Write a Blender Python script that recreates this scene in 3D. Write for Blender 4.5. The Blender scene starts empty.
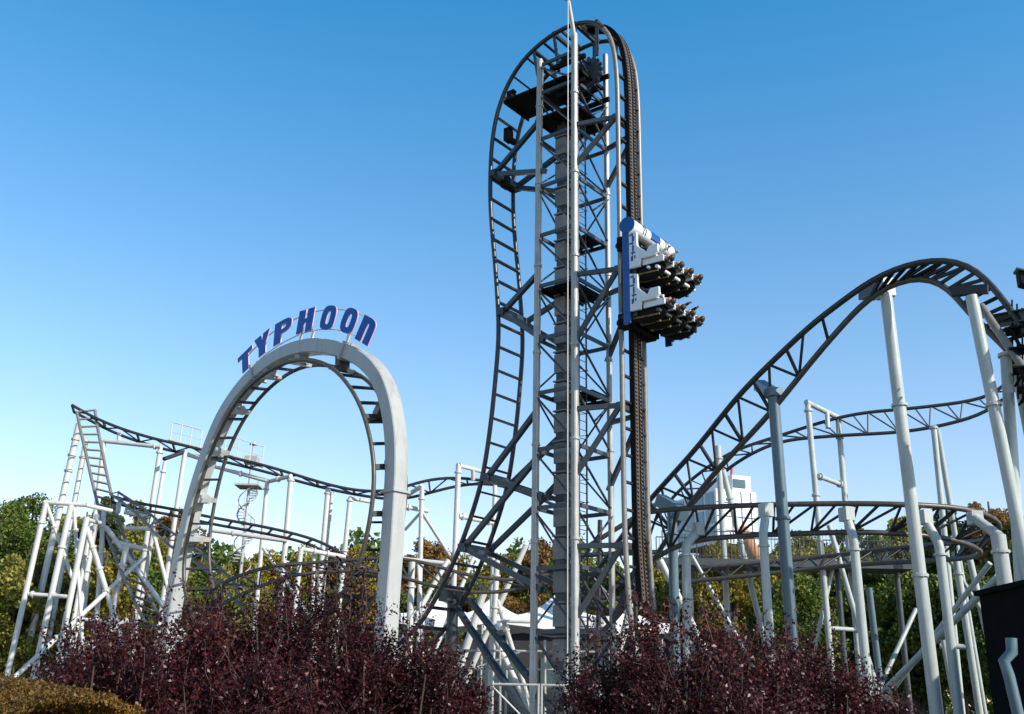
import bpy, math, random
import numpy as np
from mathutils import Vector, Matrix
random.seed(7); RNG = np.random.default_rng(11)
R = math.radians
col = bpy.context.scene.collection
sc = bpy.context.scene

# ------------------------------------------------------------------ camera
FPX, PITCH, ROLL = 1025.0, R(18.5), R(1.1)
CAM = Vector((0, 0, 1.6))
_F = Vector((0, math.cos(PITCH), math.sin(PITCH)))
_R0 = Vector((1, 0, 0)); _U0 = Vector((0, -math.sin(PITCH), math.cos(PITCH)))
_R = _R0*math.cos(ROLL) + _U0*math.sin(ROLL)
_U = -_R0*math.sin(ROLL) + _U0*math.cos(ROLL)
cd = bpy.data.cameras.new('camera'); cam = bpy.data.objects.new('camera', cd); col.objects.link(cam)
cd.sensor_width = 36; cd.lens = 36*FPX/1024; cd.clip_end = 3000
m = Matrix.Identity(4)
for i in range(3):
    m[i][0] = _R[i]; m[i][1] = _U[i]; m[i][2] = -_F[i]; m[i][3] = CAM[i]
cam.matrix_world = m
sc.camera = cam

# ------------------------------------------------------------------ light
AZ, EL = R(125), R(31)
sdir = Vector((math.sin(AZ)*math.cos(EL), math.cos(AZ)*math.cos(EL), math.sin(EL)))
sl = bpy.data.lights.new('sun', 'SUN'); sl.energy = 5.0; sl.angle = R(0.5); sl.color = (1, 0.93, 0.82)
so = bpy.data.objects.new('sun', sl); col.objects.link(so)
so.rotation_euler = (-sdir).to_track_quat('-Z', 'Y').to_euler(); so.location = (20, -10, 30)
w = bpy.data.worlds.new('World'); sc.world = w; w.use_nodes = True
nt = w.node_tree; nt.nodes.clear()
sky = nt.nodes.new('ShaderNodeTexSky'); sky.sky_type = 'NISHITA'; sky.sun_disc = False
sky.sun_elevation = EL; sky.sun_rotation = AZ; sky.air_density = 1.0; sky.dust_density = 0.3; sky.ozone_density = 3.0
bg = nt.nodes.new('ShaderNodeBackground'); bg.inputs[1].default_value = 0.15
hs = nt.nodes.new('ShaderNodeHueSaturation'); hs.inputs['Saturation'].default_value = 0.97
ou = nt.nodes.new('ShaderNodeOutputWorld')
tcw = nt.nodes.new('ShaderNodeTexCoord'); sx = nt.nodes.new('ShaderNodeSeparateXYZ'); nt.links.new(tcw.outputs['Generated'], sx.inputs[0])
rw = nt.nodes.new('ShaderNodeValToRGB'); ew = rw.color_ramp.elements; ew.new(.3); ew.new(.8)
for e_, p_, c_ in zip(ew, (0.05, .28, .62, .74), ((1.32, .96, .86, 1), (.88, .99, .98, 1), (.13, .90, 1.12, 1), (.07, .26, .42, 1))): e_.position = p_; e_.color = c_
nt.links.new(sx.outputs[2], rw.inputs[0])
mw = nt.nodes.new('ShaderNodeMix'); mw.data_type = 'RGBA'; mw.blend_type = 'MULTIPLY'; mw.inputs[0].default_value = 1
nt.links.new(sky.outputs[0], mw.inputs[6]); nt.links.new(rw.outputs[0], mw.inputs[7]); nt.links.new(mw.outputs[2], hs.inputs['Color'])
hs.inputs['Value'].default_value = 1.3; nt.links.new(hs.outputs[0], bg.inputs[0]); nt.links.new(bg.outputs[0], ou.inputs[0])
sc.view_settings.view_transform = 'Standard'; sc.view_settings.look = 'None'
sc.view_settings.exposure = 0.25; sc.view_settings.gamma = 1.0

# ------------------------------------------------------------------ pixel rays used to measure real places
def ray(px, py): return _F + _R*((px-512)/FPX) + _U*((357-py)/FPX)
def P(px, py, Y):
    r = ray(px, py); return CAM + r*(Y/r.y)
def onplane(px, py, p0, n):
    r = ray(px, py); return CAM + r*((p0-CAM).dot(n)/r.dot(n))
def V(*a): return Vector(a)
def ext(a, b, z=0.0):
    """extend the line a->b down to height z"""
    d = b-a
    if d.z > -1e-3: return b.copy()
    return a + d*((z-a.z)/d.z)

# ------------------------------------------------------------------ materials
MATS = {}
def mat(name, c, rough=0.5, metal=0.0, var=0.12, scale=3.0, bump=0.0, grime=None, gamt=0.0, spec=0.5, coat=0.0):
    if name in MATS: return MATS[name]
    m = bpy.data.materials.new(name); m.use_nodes = True; t = m.node_tree; N = t.nodes; L = t.links
    b = N['Principled BSDF']; b.inputs['Metallic'].default_value = metal; b.inputs['Specular IOR Level'].default_value = spec
    b.inputs['Coat Weight'].default_value = coat
    tc = N.new('ShaderNodeTexCoord')
    n1 = N.new('ShaderNodeTexNoise'); n1.inputs['Scale'].default_value = scale; n1.inputs['Detail'].default_value = 6; n1.inputs['Roughness'].default_value = .65
    L.new(tc.outputs['Object'], n1.inputs['Vector'])
    r = N.new('ShaderNodeValToRGB'); e = r.color_ramp.elements
    e[0].position = .3; e[1].position = .72
    e[0].color = tuple(max(0, x*(1-var)) for x in c)+(1,); e[1].color = tuple(min(1, x*(1+var)) for x in c)+(1,)
    L.new(n1.outputs['Fac'], r.inputs[0]); out = r.outputs[0]
    if grime:
        n2 = N.new('ShaderNodeTexNoise'); n2.inputs['Scale'].default_value = scale*.8; n2.inputs['Detail'].default_value = 8; n2.inputs['Roughness'].default_value = .75
        mp = N.new('ShaderNodeMapping'); mp.inputs['Scale'].default_value = (4, 4, .6); L.new(tc.outputs['Object'], mp.inputs[0]); L.new(mp.outputs[0], n2.inputs['Vector'])
        r2 = N.new('ShaderNodeValToRGB'); r2.color_ramp.elements[0].position = .5; r2.color_ramp.elements[1].position = .75
        r2.color_ramp.elements[1].color = (gamt, gamt, gamt, 1); r2.color_ramp.elements[0].color = (0, 0, 0, 1)
        L.new(n2.outputs['Fac'], r2.inputs[0])
        mx = N.new('ShaderNodeMix'); mx.data_type = 'RGBA'; L.new(r2.outputs[0], mx.inputs[0]); L.new(out, mx.inputs[6]); mx.inputs[7].default_value = tuple(grime)+(1,)
        out = mx.outputs[2]
    L.new(out, b.inputs['Base Color'])
    rr = N.new('ShaderNodeMapRange'); rr.inputs[3].default_value = max(.05, rough-.12); rr.inputs[4].default_value = min(1, rough+.12)
    L.new(n1.outputs['Fac'], rr.inputs[0]); L.new(rr.outputs[0], b.inputs['Roughness'])
    if bump:
        bp = N.new('ShaderNodeBump'); bp.inputs['Strength'].default_value = bump; bp.inputs['Distance'].default_value = .02
        L.new(n1.outputs['Fac'], bp.inputs['Height']); L.new(bp.outputs[0], b.inputs['Normal'])
    MATS[name] = m; return m
def leafmat(name, cols, rough=.5, trans=.25, spec=.4, clump=.5):
    """foliage whose colour varies leaf by leaf and clump by clump"""
    m = bpy.data.materials.new(name); m.use_nodes = True; t = m.node_tree; N = t.nodes; L = t.links
    b = N['Principled BSDF']; b.inputs['Roughness'].default_value = rough; b.inputs['Specular IOR Level'].default_value = spec
    g = N.new('ShaderNodeNewGeometry'); tc = N.new('ShaderNodeTexCoord'); oi = N.new('ShaderNodeObjectInfo')
    n = N.new('ShaderNodeTexNoise'); n.inputs['Scale'].default_value = clump; n.inputs['Detail'].default_value = 2
    L.new(tc.outputs['Object'], n.inputs['Vector'])
    a = N.new('ShaderNodeMath'); a.operation = 'MULTIPLY_ADD'; L.new(g.outputs['Random Per Island'], a.inputs[0]); a.inputs[1].default_value = .55
    a2 = N.new('ShaderNodeMath'); a2.operation = 'MULTIPLY_ADD'; L.new(n.outputs['Fac'], a2.inputs[0]); a2.inputs[1].default_value = 1.6; a2.inputs[2].default_value = -.65
    L.new(a2.outputs[0], a.inputs[2])
    a3 = N.new('ShaderNodeMath'); a3.operation = 'MULTIPLY_ADD'; L.new(oi.outputs['Random'], a3.inputs[0]); a3.inputs[1].default_value = .25; L.new(a.outputs[0], a3.inputs[2])
    r = N.new('ShaderNodeValToRGB'); e = r.color_ramp.elements
    while len(e) < len(cols): e.new(.5)
    for i, c in enumerate(cols): e[i].position = i/(len(cols)-1); e[i].color = tuple(c)+(1,)
    L.new(a3.outputs[0], r.inputs[0]); L.new(r.outputs[0], b.inputs['Base Color'])
    tr = N.new('ShaderNodeBsdfTranslucent'); L.new(r.outputs[0], tr.inputs[0])
    mx = N.new('ShaderNodeMixShader'); mx.inputs[0].default_value = trans
    L.new(b.outputs[0], mx.inputs[1]); L.new(tr.outputs[0], mx.inputs[2]); L.new(mx.outputs[0], N['Material Output'].inputs[0])
    MATS[name] = m; return m
M_RAIL = mat('dark track paint', (.024, .026, .028), .36, 0, .25, 6, grime=(.14, .11, .08), gamt=.5)
M_RAILB = mat('worn brown rail steel', (.085, .073, .06), .42, .2, .25, 5, grime=(.05, .045, .04), gamt=.6)
M_RAILL = mat('grey rail paint', (.19, .18, .165), .42, .1, .2, 5, grime=(.1, .09, .08), gamt=.5)
M_TIE = mat('dark tie steel', (.011, .012, .014), .5, 0, .3, 6)
M_TOWER = mat('galvanised grey tower steel', (.40, .40, .38), .4, .1, .16, 2.5, grime=(.16, .14, .12), gamt=.45)
M_BRACE = mat('grey brace steel', (.055, .066, .075), .42, .1, .2, 4, grime=(.07, .06, .055), gamt=.5)
M_BLUEG = mat('dark blue grey strut paint', (.022, .036, .048), .4, 0, .2, 4, grime=(.03, .03, .03), gamt=.4)
M_ARCH = mat('pale grey arch paint', (.38, .395, .39), .36, 0, .06, .8, grime=(.20, .175, .14), gamt=.6)
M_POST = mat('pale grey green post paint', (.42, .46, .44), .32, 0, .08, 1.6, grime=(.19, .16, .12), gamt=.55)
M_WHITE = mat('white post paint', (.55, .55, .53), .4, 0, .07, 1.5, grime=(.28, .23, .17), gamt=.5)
M_POSTD = mat('blue grey pipe and shaded post paint', (.09, .15, .18), .34, 0, .1, 1.6, grime=(.1, .1, .1), gamt=.3)  # post shade put into the colour; the vent pipe is blue grey itself
M_BLACK = mat('black grating', (.008, .008, .009), .8, 0, .3, 6, spec=.2)
M_CHAIN = mat('oily chain steel', (.12, .09, .065), .45, .4, .4, 30, bump=.4)
M_CONC = mat('concrete', (.32, .31, .29), .85, 0, .15, 2, bump=.3)
M_BLUE = mat('blue letter acrylic', (.002, .09, .42), .45, 0, .08, 4, spec=.25)
M_PINK = mat('pale pink neon edging', (.72, .42, .48), .4, 0, .05, 4)
M_TBLUE = mat('glossy blue car paint', (.005, .065, .28), .3, 0, .08, 4, coat=.25)
M_TWHITE = mat('glossy white car paint', (.72, .74, .76), .25, 0, .05, 4, coat=.5)
M_GOLD = mat('dull brass fitting', (.25, .17, .07), .4, .6, .2, 8)
M_TENT = mat('white tent fabric', (.85, .85, .85), .7, 0, .04, 1)
M_BLDW = mat('white cladding', (.72, .75, .77), .5, 0, .05, 1)
M_GLASS = mat('dark window glass', (.04, .09, .11), .08, 0, .1, 1, spec=.8)
M_ORANGE = mat('faded orange tube', (.42, .2, .09), .5, 0, .12, 3)
M_BROWN = mat('brown render', (.14, .09, .06), .8, 0, .2, 2)
M_DARKW = mat('black stained timber', (.006, .006, .007), 1, 0, .3, 2, spec=.05)
M_BARK = mat('bark', (.09, .07, .055), .9, 0, .3, 8, bump=.6)
M_BIRCH = mat('pale trunk bark', (.3, .27, .23), .85, 0, .3, 6, bump=.4)
M_TWIG = mat('reddish twig bark', (.05, .03, .022), .7, 0, .3, 12)

# ------------------------------------------------------------------ mesh builder
ROOT = {}
def tag(o, label=None, cat=None, group=None, kind=None):
    if label: o['label'] = label
    if cat: o['category'] = cat
    if group: o['group'] = group
    if kind: o['kind'] = kind
    return o
def thing(name, label, cat, loc, group=None):
    o = bpy.data.objects.new(name, None); col.objects.link(o); o.location = loc; o.empty_display_size = .3
    ROOT[o] = Vector(loc); return tag(o, label, cat, group)
class MB:
    def __init__(s): s.v = []; s.f = []; s.sm = []; s.mi = []
    def add(s, vs, fs, smooth=False, mi=0):
        k = len(s.v); s.v += [Vector(v) for v in vs]
        for f in fs: s.f.append([i+k for i in f]); s.sm.append(smooth); s.mi.append(mi)
        return s
    def tube(s, pts, r, n=10, r2=None, cap=True, mi=0):
        pts = [Vector(p) for p in pts]; k = len(pts); r2 = r if r2 is None else r2
        t = (pts[1]-pts[0]).normalized()
        a = t.cross(V(0, 0, 1)); a = a if a.length > .05 else t.cross(V(0, 1, 0)); a.normalize()
        vs = []
        for i, p in enumerate(pts):
            tn = (pts[min(i+1, k-1)]-pts[max(i-1, 0)]).normalized()
            a = (a - tn*a.dot(tn)).normalized(); b = tn.cross(a)
            rr = r[i] if isinstance(r, (list, tuple)) else r + (r2-r)*i/(k-1)
            for j in range(n):
                q = 2*math.pi*j/n; vs.append(p + a*(math.cos(q)*rr) + b*(math.sin(q)*rr))
        fs = [[i*n+j, i*n+(j+1) % n, (i+1)*n+(j+1) % n, (i+1)*n+j] for i in range(k-1) for j in range(n)]
        s.add(vs, fs, True, mi)
        if cap:
            s.add([vs[j] for j in range(n)][::-1], [list(range(n))], False, mi); s.add([vs[(k-1)*n+j] for j in range(n)], [list(range(n))], False, mi)
        return s
    def sweep(s, pts, frames, prof, closed_prof=True, mi=0, smooth=False):
        """prof: 2D points; frames: (x axis, y axis) per point"""
        n = len(prof); vs = []
        for p, (ax, ay) in zip(pts, frames):
            for (x, y) in prof: vs.append(Vector(p) + ax*x + ay*y)
        k = len(pts)
        fs = [[i*n+j, i*n+(j+1) % n, (i+1)*n+(j+1) % n, (i+1)*n+j] for i in range(k-1) for j in range(n)]
        s.add(vs, fs, smooth, mi); s.add(vs[:n][::-1], [list(range(n))], False, mi); s.add(vs[-n:], [list(range(n))], False, mi)
        return s
    def beam(s, a, b, w, h, up=V(0, 0, 1), mi=0):
        a = Vector(a); b = Vector(b); t = (b-a).normalized(); x = t.cross(up)
        if x.length < .05: x = t.cross(V(0, 1, 0))
        x.normalize(); y = x.cross(t)
        return s.sweep([a, b], [(x, y)]*2, [(-w/2, -h/2), (w/2, -h/2), (w/2, h/2), (-w/2, h/2)], mi=mi)
    def hbeam(s, a, b, w, h, up, t=.03):
        """I section"""
        a = Vector(a); b = Vector(b); d = (b-a).normalized(); x = d.cross(up).normalized(); y = x.cross(d)
        pr = [(-w/2, -h/2), (w/2, -h/2), (w/2, -h/2+t), (t/2, -h/2+t), (t/2, h/2-t), (w/2, h/2-t), (w/2, h/2), (-w/2, h/2), (-w/2, h/2-t), (-t/2, h/2-t), (-t/2, -h/2+t), (-w/2, -h/2+t)]
        vs = []
        for p in (a, b):
            for (q, r_) in pr: vs.append(p + x*q + y*r_)
        n = 12
        s.add(vs, [[j, (j+1) % n, n+(j+1) % n, n+j] for j in range(n)])
        for o in (0, n): s.add([vs[o+i] for i in range(12)], [[0, 1, 2, 11], [11, 2, 3, 10], [10, 3, 4, 9], [9, 4, 5, 8], [8, 5, 6, 7]])
        return s
    def box(s, c, sx, sy, sz, ax=V(1, 0, 0), ay=V(0, 1, 0), az=V(0, 0, 1), mi=0):
        c = Vector(c); vs = [c + ax*(sx*i/2) + ay*(sy*j/2) + az*(sz*k/2) for k in (-1, 1) for j in (-1, 1) for i in (-1, 1)]
        return s.add(vs, [[0, 2, 3, 1], [4, 5, 7, 6], [0, 1, 5, 4], [2, 6, 7, 3], [0, 4, 6, 2], [1, 3, 7, 5]], False, mi)
    def disc(s, c, ax, r, th, n=14, mi=0): 
        ax = Vector(ax).normalized(); return s.tube([Vector(c)-ax*th/2, Vector(c)+ax*th/2], r, n, mi=mi)
    def build(s, name, m, parent=None, loc=None, bevel=0):
        me = bpy.data.meshes.new(name)
        root = parent
        while root is not None and root.parent is not None: root = root.parent
        if parent is not None: off = ROOT[root]
        else: off = Vector(loc) if loc is not None else Vector((0, 0, 0))
        me.from_pydata([tuple(v-off) for v in s.v], [], s.f)
        me.polygons.foreach_set('use_smooth', s.sm)
        ms = m if isinstance(m, (list, tuple)) else [m]
        for q in ms: me.materials.append(q)
        if len(ms) > 1: me.polygons.foreach_set('material_index', s.mi)
        me.update()
        o = bpy.data.objects.new(name, me); col.objects.link(o)
        if parent is not None: o.parent = parent
        else: o.location = off; ROOT[o] = off
        if bevel:
            bm = o.modifiers.new('bevel', 'BEVEL'); bm.width = bevel; bm.segments = 2; bm.limit_method = 'ANGLE'
        return o
def leaves(name, C, S, m, parent, asp=.6, up=.3, off=None, fold=.12):
    """C: centres (N,3) world, S: sizes; one quad per leaf"""
    N = len(C); d = RNG.normal(size=(N, 3)); d /= np.linalg.norm(d, axis=1)[:, None]
    q = RNG.normal(size=(N, 3)); q[:, 2] += up; n = np.cross(d, q); n /= np.linalg.norm(n, axis=1)[:, None]
    k = np.cross(n, d); L = (d*S[:, None]*.5); W = (k*S[:, None]*.5*asp); F = n*S[:, None]*fold
    v = np.stack([C-L, C-W+F, C+L, C+W+F], 1).reshape(-1, 3)
    root = parent
    while root is not None and root.parent is not None: root = root.parent
    if root is not None: v = v - np.array(ROOT[root])
    elif off is not None: v = v - np.array(off)
    me = bpy.data.meshes.new(name)
    me.vertices.add(4*N); me.loops.add(4*N); me.polygons.add(N)
    me.vertices.foreach_set('co', v.astype(np.float32).ravel()); me.loops.foreach_set('vertex_index', np.arange(4*N, dtype=np.int32))
    me.polygons.foreach_set('loop_start', np.arange(0, 4*N, 4, dtype=np.int32)); me.polygons.foreach_set('loop_total', np.full(N, 4, dtype=np.int32))
    me.materials.append(m); me.update(calc_edges=True)
    o = bpy.data.objects.new(name, me); col.objects.link(o)
    if parent is not None: o.parent = parent
    return o

# ------------------------------------------------------------------ curves
def resamp(pts, n):
    """Catmull-Rom through pts, then n points evenly spaced"""
    p = [Vector(q) for q in pts]; p = [p[0]*2-p[1]] + p + [p[-1]*2-p[-2]]; d = []
    for i in range(1, len(p)-2):
        for k in range(12):
            t = k/12; a, b, c, e = p[i-1], p[i], p[i+1], p[i+2]
            d.append(.5*((2*b) + (c-a)*t + (2*a-5*b+4*c-e)*t*t + (3*b-a-3*c+e)*t**3))
    d.append(p[-2]); D = np.array([tuple(q) for q in d])
    s = np.r_[0, np.cumsum(np.linalg.norm(np.diff(D, axis=0), axis=1))]
    u = np.linspace(0, s[-1], n); O = np.stack([np.interp(u, s, D[:, i]) for i in range(3)], 1)
    for _ in range(6): O[1:-1] = O[1:-1]*.5 + (O[:-2]+O[2:])*.25
    return [Vector(q) for q in O]
def tr(pts, Ys):
    s = [0]
    for a, b in zip(pts, pts[1:]): s.append(s[-1]+math.hypot(a[0]-b[0], a[1]-b[1]))
    x = np.array(s)/s[-1]; yy = np.interp(x, np.linspace(0, 1, len(Ys)), Ys)
    return [P(p[0], p[1], float(y)) for p, y in zip(pts, yy)]
def plen(p): return sum((a-b).length for a, b in zip(p, p[1:]))
def track(name, label, A, B, mode='ladder', spacing=.9, rr=.07, mr=None, mt=None, tie=(.07, .09), mb=None, group=None, spine=0, lace_to=1.0, split=None, tie_to=1.0):
    """two running rails, crossties and lacing between them"""
    n = max(30, int(plen(A)/.35)); a = resamp(A, n); b = resamp(B, n)
    mid = [(p+q)/2 for p, q in zip(a, b)]
    lo = min(mid, key=lambda q: q.z)
    T = thing(name, label, 'coaster track', (lo.x, lo.y, lo.z), group)
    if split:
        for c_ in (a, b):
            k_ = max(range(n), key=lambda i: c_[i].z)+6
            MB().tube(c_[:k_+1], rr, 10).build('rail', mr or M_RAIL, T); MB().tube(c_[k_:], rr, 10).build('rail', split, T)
    else:
        MB().tube(a, rr, 10).build('rail', mr or M_RAIL, T); MB().tube(b, rr, 10).build('rail', mb or mr or M_RAIL, T)
    L = plen(mid); k = max(2, int(L/spacing)); ties = []; lac = []
    s = np.r_[0, np.cumsum([(p-q).length for p, q in zip(mid, mid[1:])])]
    for i in range(k+1):
        u = float(np.interp((i+.0)*L/k, s, np.arange(n))); j = min(int(u), n-2); f = u-j
        p = a[j].lerp(a[j+1], f); q = b[j].lerp(b[j+1], f); t = (mid[j+1]-mid[j]).normalized()
        ties.append((p, q, t))
    cnt = 0; rest = MB()
    for i, (p, q, t) in enumerate(ties):
        if mode == 'zig' and i % 2: continue
        if i > tie_to*len(ties): break
        if cnt < 95: MB().beam(p, q, tie[0], tie[1], t.cross(q-p)).build('crosstie', mt or M_TIE, T)
        else: rest.beam(p, q, tie[0], tie[1], t.cross(q-p))
        cnt += 1
    if rest.v: tag(rest.build('crosstie', mt or M_TIE, T), kind='stuff')
    if mode in ('zig', 'zl'):
        cnt = 0; rest = MB()
        for i in range(int((len(ties)-1)*lace_to)):
            x, y = (ties[i][0], ties[i+1][1]) if i % 2 else (ties[i][1], ties[i+1][0])
            if cnt < 95: MB().tube([x, y], rr*.5, 6).build('lacing_bar', mt or M_TIE, T)
            else: rest.tube([x, y], rr*.5, 6)
            cnt += 1
        if rest.v: tag(rest.build('lacing_bar', mt or M_TIE, T), kind='stuff')
    if spine:
        sp = []
        for i in range(n):
            t = (mid[min(i+1, n-1)]-mid[max(i-1, 0)]).normalized(); nn = (b[i]-a[i]).cross(t).normalized(); sp.append(mid[i]+nn*spine)
        MB().tube(sp, rr*1.1, 10).build('spine', mr or M_RAIL, T)
    return T, a, b

# frame of the tower and the arch
g = V(.616, .788, 0); u = V(.788, -.616, 0); ZZ = V(0, 0, 1)
# ================================================================== SETTING
def ground():
    n = 60; me = MB(); vs = []; fs = []
    ring = [0, 6, 12, 20, 30, 45, 70, 110, 180, 320, 600, 1200, 2200]
    for r in ring:
        for k in range(48):
            a = 2*math.pi*k/48; vs.append(V(math.cos(a)*r, 30+math.sin(a)*r, 0))
    for i in range(len(ring)-1):
        for k in range(48): fs.append([i*48+k, i*48+(k+1) % 48, (i+1)*48+(k+1) % 48, (i+1)*48+k])
    me.add(vs[47:], [[j-47 for j in f] for f in fs if min(f) >= 48]); me.add([V(0, 30, 0)]+vs[48:96], [[0, 1+k, 1+(k+1) % 48] for k in range(48)])
    o = me.build('ground', mat('grass ground', (.06, .085, .03), .9, 0, .4, .6, bump=.5, grime=(.12, .09, .05), gamt=.7)); tag(o, kind='structure')
ground()
o = MB().box((1, 33, .002), 26, 16, .012).build('concrete_apron', M_CONC); tag(o, kind='structure')
o = MB().box((0, 52, .002), 60, 9, .016).build('footpath', mat('asphalt', (.06, .06, .062), .9, 0, .15, 3, bump=.3)); tag(o, kind='structure')

# ================================================================== LIFT TOWER
TB = P(575, 400, 32); TB.z = 0
WU, WG = 1.56, 2.1
cA = TB-u*WU; cB = TB.copy(); cC = TB+g*WG; cD = cA+g*WG
H = P(573, 34, 32).z
tower = thing('lift_tower', 'tall grey lattice lift tower inside the narrow vertical loop of dark track', 'tower', (TB+(g*WG-u*WU)/2))
up = ZZ
def leg(c, w, top, ax):
    mb = MB(); mb.tube([c, V(c.x, c.y, top)], w*.42, 14); 
    for s_ in (-1, 1): mb.box((c+g*s_*w*.42).to_tuple()[:2]+(top/2,), w*.5, .025, top, u, g)
    for z in np.arange(3.2, top, 3.2): mb.tube([V(c.x, c.y, z-.04), V(c.x, c.y, z+.04)], w*.58, 14)
    o = mb.build('leg', M_TOWER, tower); return o
zA = P(541, 60, (cA.y)).z
leg(cA, .25, zA, u); leg(cB, .26, H, u); leg(cC, .22, P(605, 55, cC.y).z, u); leg(cD, .20, zA, u)
for c in (cA, cB, cC, cD):
    MB().box((c.x, c.y, .16), .7, .7, .3, u, g).build('footing', M_CONC, tower)
# inner square column
cw = cA.lerp(cD, .45)+u*.42
MB().box((cw.x, cw.y, zA*.46), .34, .34, zA*.92, u, g).build('inner_column', M_BRACE, tower)
M_COL = mat('weathered lit column steel', (.24, .24, .23), .5, 0, .25, 2, grime=(.1, .1, .1), gamt=.5)
for z in np.arange(1.0, zA*.9, 1.05): MB().box((cw.x, cw.y, z), .44, .44, .66, u, g).box((cw.x, cw.y, z+.42), .50, .50, .05, u, g).build('lit_panel', M_COL, tower)  # pale boxes over a dark core: brace shadow stripes built into the column
levels = []; z = 1.7
while z < zA-.6: levels.append(z); z += 1.93
levels.append(zA-.25)
faces = [(cA, cB, -g), (cB, cC, u), (cC, cD, g), (cD, cA, -u)]
for i, z in enumerate(levels):
    for fi, (a, b, nrm) in enumerate(faces):
        MB().beam(V(a.x, a.y, z), V(b.x, b.y, z), .07, .13).build('crossbeam', M_BRACE, tower)
        if i+1 < len(levels):
            z2 = levels[i+1]
            a_, b_ = (a, b) if (i+fi) % 2 == 0 or fi < 2 else (b, a)
            off = nrm*.03
            MB().tube([V(a_.x, a_.y, z2-.1)+off, V(b_.x, b_.y, z+.1)+off], .04 if fi < 2 else .034, 8).build('brace', M_BRACE, tower)
            if fi == 1 and i % 2 == 0:
                MB().tube([V(b_.x, b_.y, z2-.1)+off*2, V((a_.x+b_.x)/2, (a_.y+b_.y)/2, (z+z2)/2)+off*2], .035, 6).build('brace', M_BRACE, tower)
# ladder with safety cage on the u side
lx = cB.lerp(cC, .42)-u*.28
mb = MB()
for s_ in (-.22, .22): mb.tube([lx+g*s_+ZZ*.3, lx+g*s_+ZZ*(H-1.2)], .022, 6)
lad = mb.build('ladder', M_BRACE, tower)
mb = MB()
for z in np.arange(.5, H-1.3, .3): mb.tube([lx+g*-.22+ZZ*z, lx+g*.22+ZZ*z], .014, 5)
tag(mb.build('rungs', M_BRACE, lad), kind='stuff')
mb = MB()
for z in np.arange(2.5, H-1.3, .75):
    mb.tube([lx+g*(-.22)+ZZ*z]+[lx-g*math.cos(q)*.34-u*(math.sin(q)*.55)+ZZ*z for q in np.linspace(0, math.pi, 8)]+[lx+g*.22+ZZ*z], .012, 5)
for q in np.linspace(.2, math.pi-.2, 4):
    mb.tube([lx-g*math.cos(q)*.34-u*(math.sin(q)*.55)+ZZ*2.5, lx-g*math.cos(q)*.34-u*(math.sin(q)*.55)+ZZ*(H-1.4)], .010, 4)
mb.build('safety_cage', M_BRACE, lad)
# platforms
ctr = (cA+cB+cC+cD)/4
for z, du, dg, su, sg in ((zA-.9, -.9, 0, WU+2.0, WG-.5), (zA-2.4, -.1, .1, WU+.3, WG), (zA*.62, 0, 0, WU-.2, WG-.2), (levels[5]+.12, -.05, .5, WU+.1, WG*.5), (levels[8]+.12, -.05, .5, WU*.9, WG*.45)):
    c = ctr+u*du+g*dg
    mb = MB(); mb.box((c.x, c.y, z), su, sg, .05, u, g)
    for k in np.linspace(-.5, .5, 4): mb.box(Vector((c.x, c.y, z-.08))+u*k*su, .06, sg, .11, u, g)
    mb.build('platform', M_BLACK, tower)
# mast, cable and sprocket housing at the head
mt0 = V(cB.x, cB.y, H-.2); mt1 = P(568, -3, 31.3)
mb = MB().tube([mt0, mt1], .09, 10, .06); mb.tube([mt1, mt1+V(.02, -.02, .35)], .03, 6); mb.disc(mt1, ZZ, .17, .12); mb.build('mast', M_WHITE, tower)
MB().tube([mt1-V(0, 0, .1), V(mt1.x, mt1.y-.1, .5)], .018, 6).build('cable', M_WHITE, tower)
mb = MB(); hc = ctr+u*.6+ZZ*(H-1.1)
mb.disc(hc, g, .62, .16, 22); mb.disc(hc, g, .2, .9, 14)
for k in range(18):
    q = 2*math.pi*k/18; mb.box(hc+u*math.cos(q)*.66+ZZ*math.sin(q)*.66, .1, .1, .1, u, g)
mb.build('chain_sprocket', M_BRACE, tower)
for dz, s0 in ((-1.9, .2), (-.9, .6)):
    c = ctr+u*.3+ZZ*(H+dz)
    mb = MB(); mb.box(c, WU, .12, .16, u, g); mb.box(c+g*.8, WU, .12, .16, u, g); mb.box(c-g*.8, WU, .12, .16, u, g)
    mb.build('head_beam', M_BLACK, tower)
mb = MB(); c = ctr-u*.1+ZZ*(H-1.55); mb.box(c, .9, .7, .6, u, g); mb.disc(c+u*.2+g*.5, g, .24, .5); mb.build('lift_motor', M_BLACK, tower)

# ------------------------------------------------------------------ vertical loop track (lift on the right, drop on the left)
GA = 1.42
pl0 = TB+g*.34
drop_px = [(385,655),(405,640),(423,621),(450,571),(468,526),(482,481),(488,444),(492.5,410),(496.5,366),(499,337),(498,308),(495,263),(491,219),(490,190),(490.5,168),(492,140),(497,112),(506,87),(520,63),(540,43),(560,29.5),(577,22),(593,20),(603.7,24.5),(610,33),(613.5,44),(615.5,60),(616.5,80),(617,140),(618.5,200),(620.5,280),(623,390),(626.5,526),(629,600),(634,650),(648,685),(670,700),(700,708)]
near = [onplane(a, b, pl0, g) for a, b in drop_px]
# the lift side is truly vertical
for i, (a, b) in enumerate(drop_px):
    if a > 614 and 70 < b < 560: near[i] = Vector((near[30].x, near[30].y, near[i].z))
far = [p+g*GA for p in near]
loop, la, lb = track('vertical_loop_track', 'narrow vertical loop of dark ladder track wrapped over the lattice lift tower', near, far, 'ladder', .86, .085, M_RAIL, M_TIE, (.07, .11), None, split=mat('grey sunlit lift rail', (.20, .185, .165), .4, .1, .2, 5))  # lift rails lighter than the drop: grey with sunlight put into the colour
zt = H+2
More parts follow.
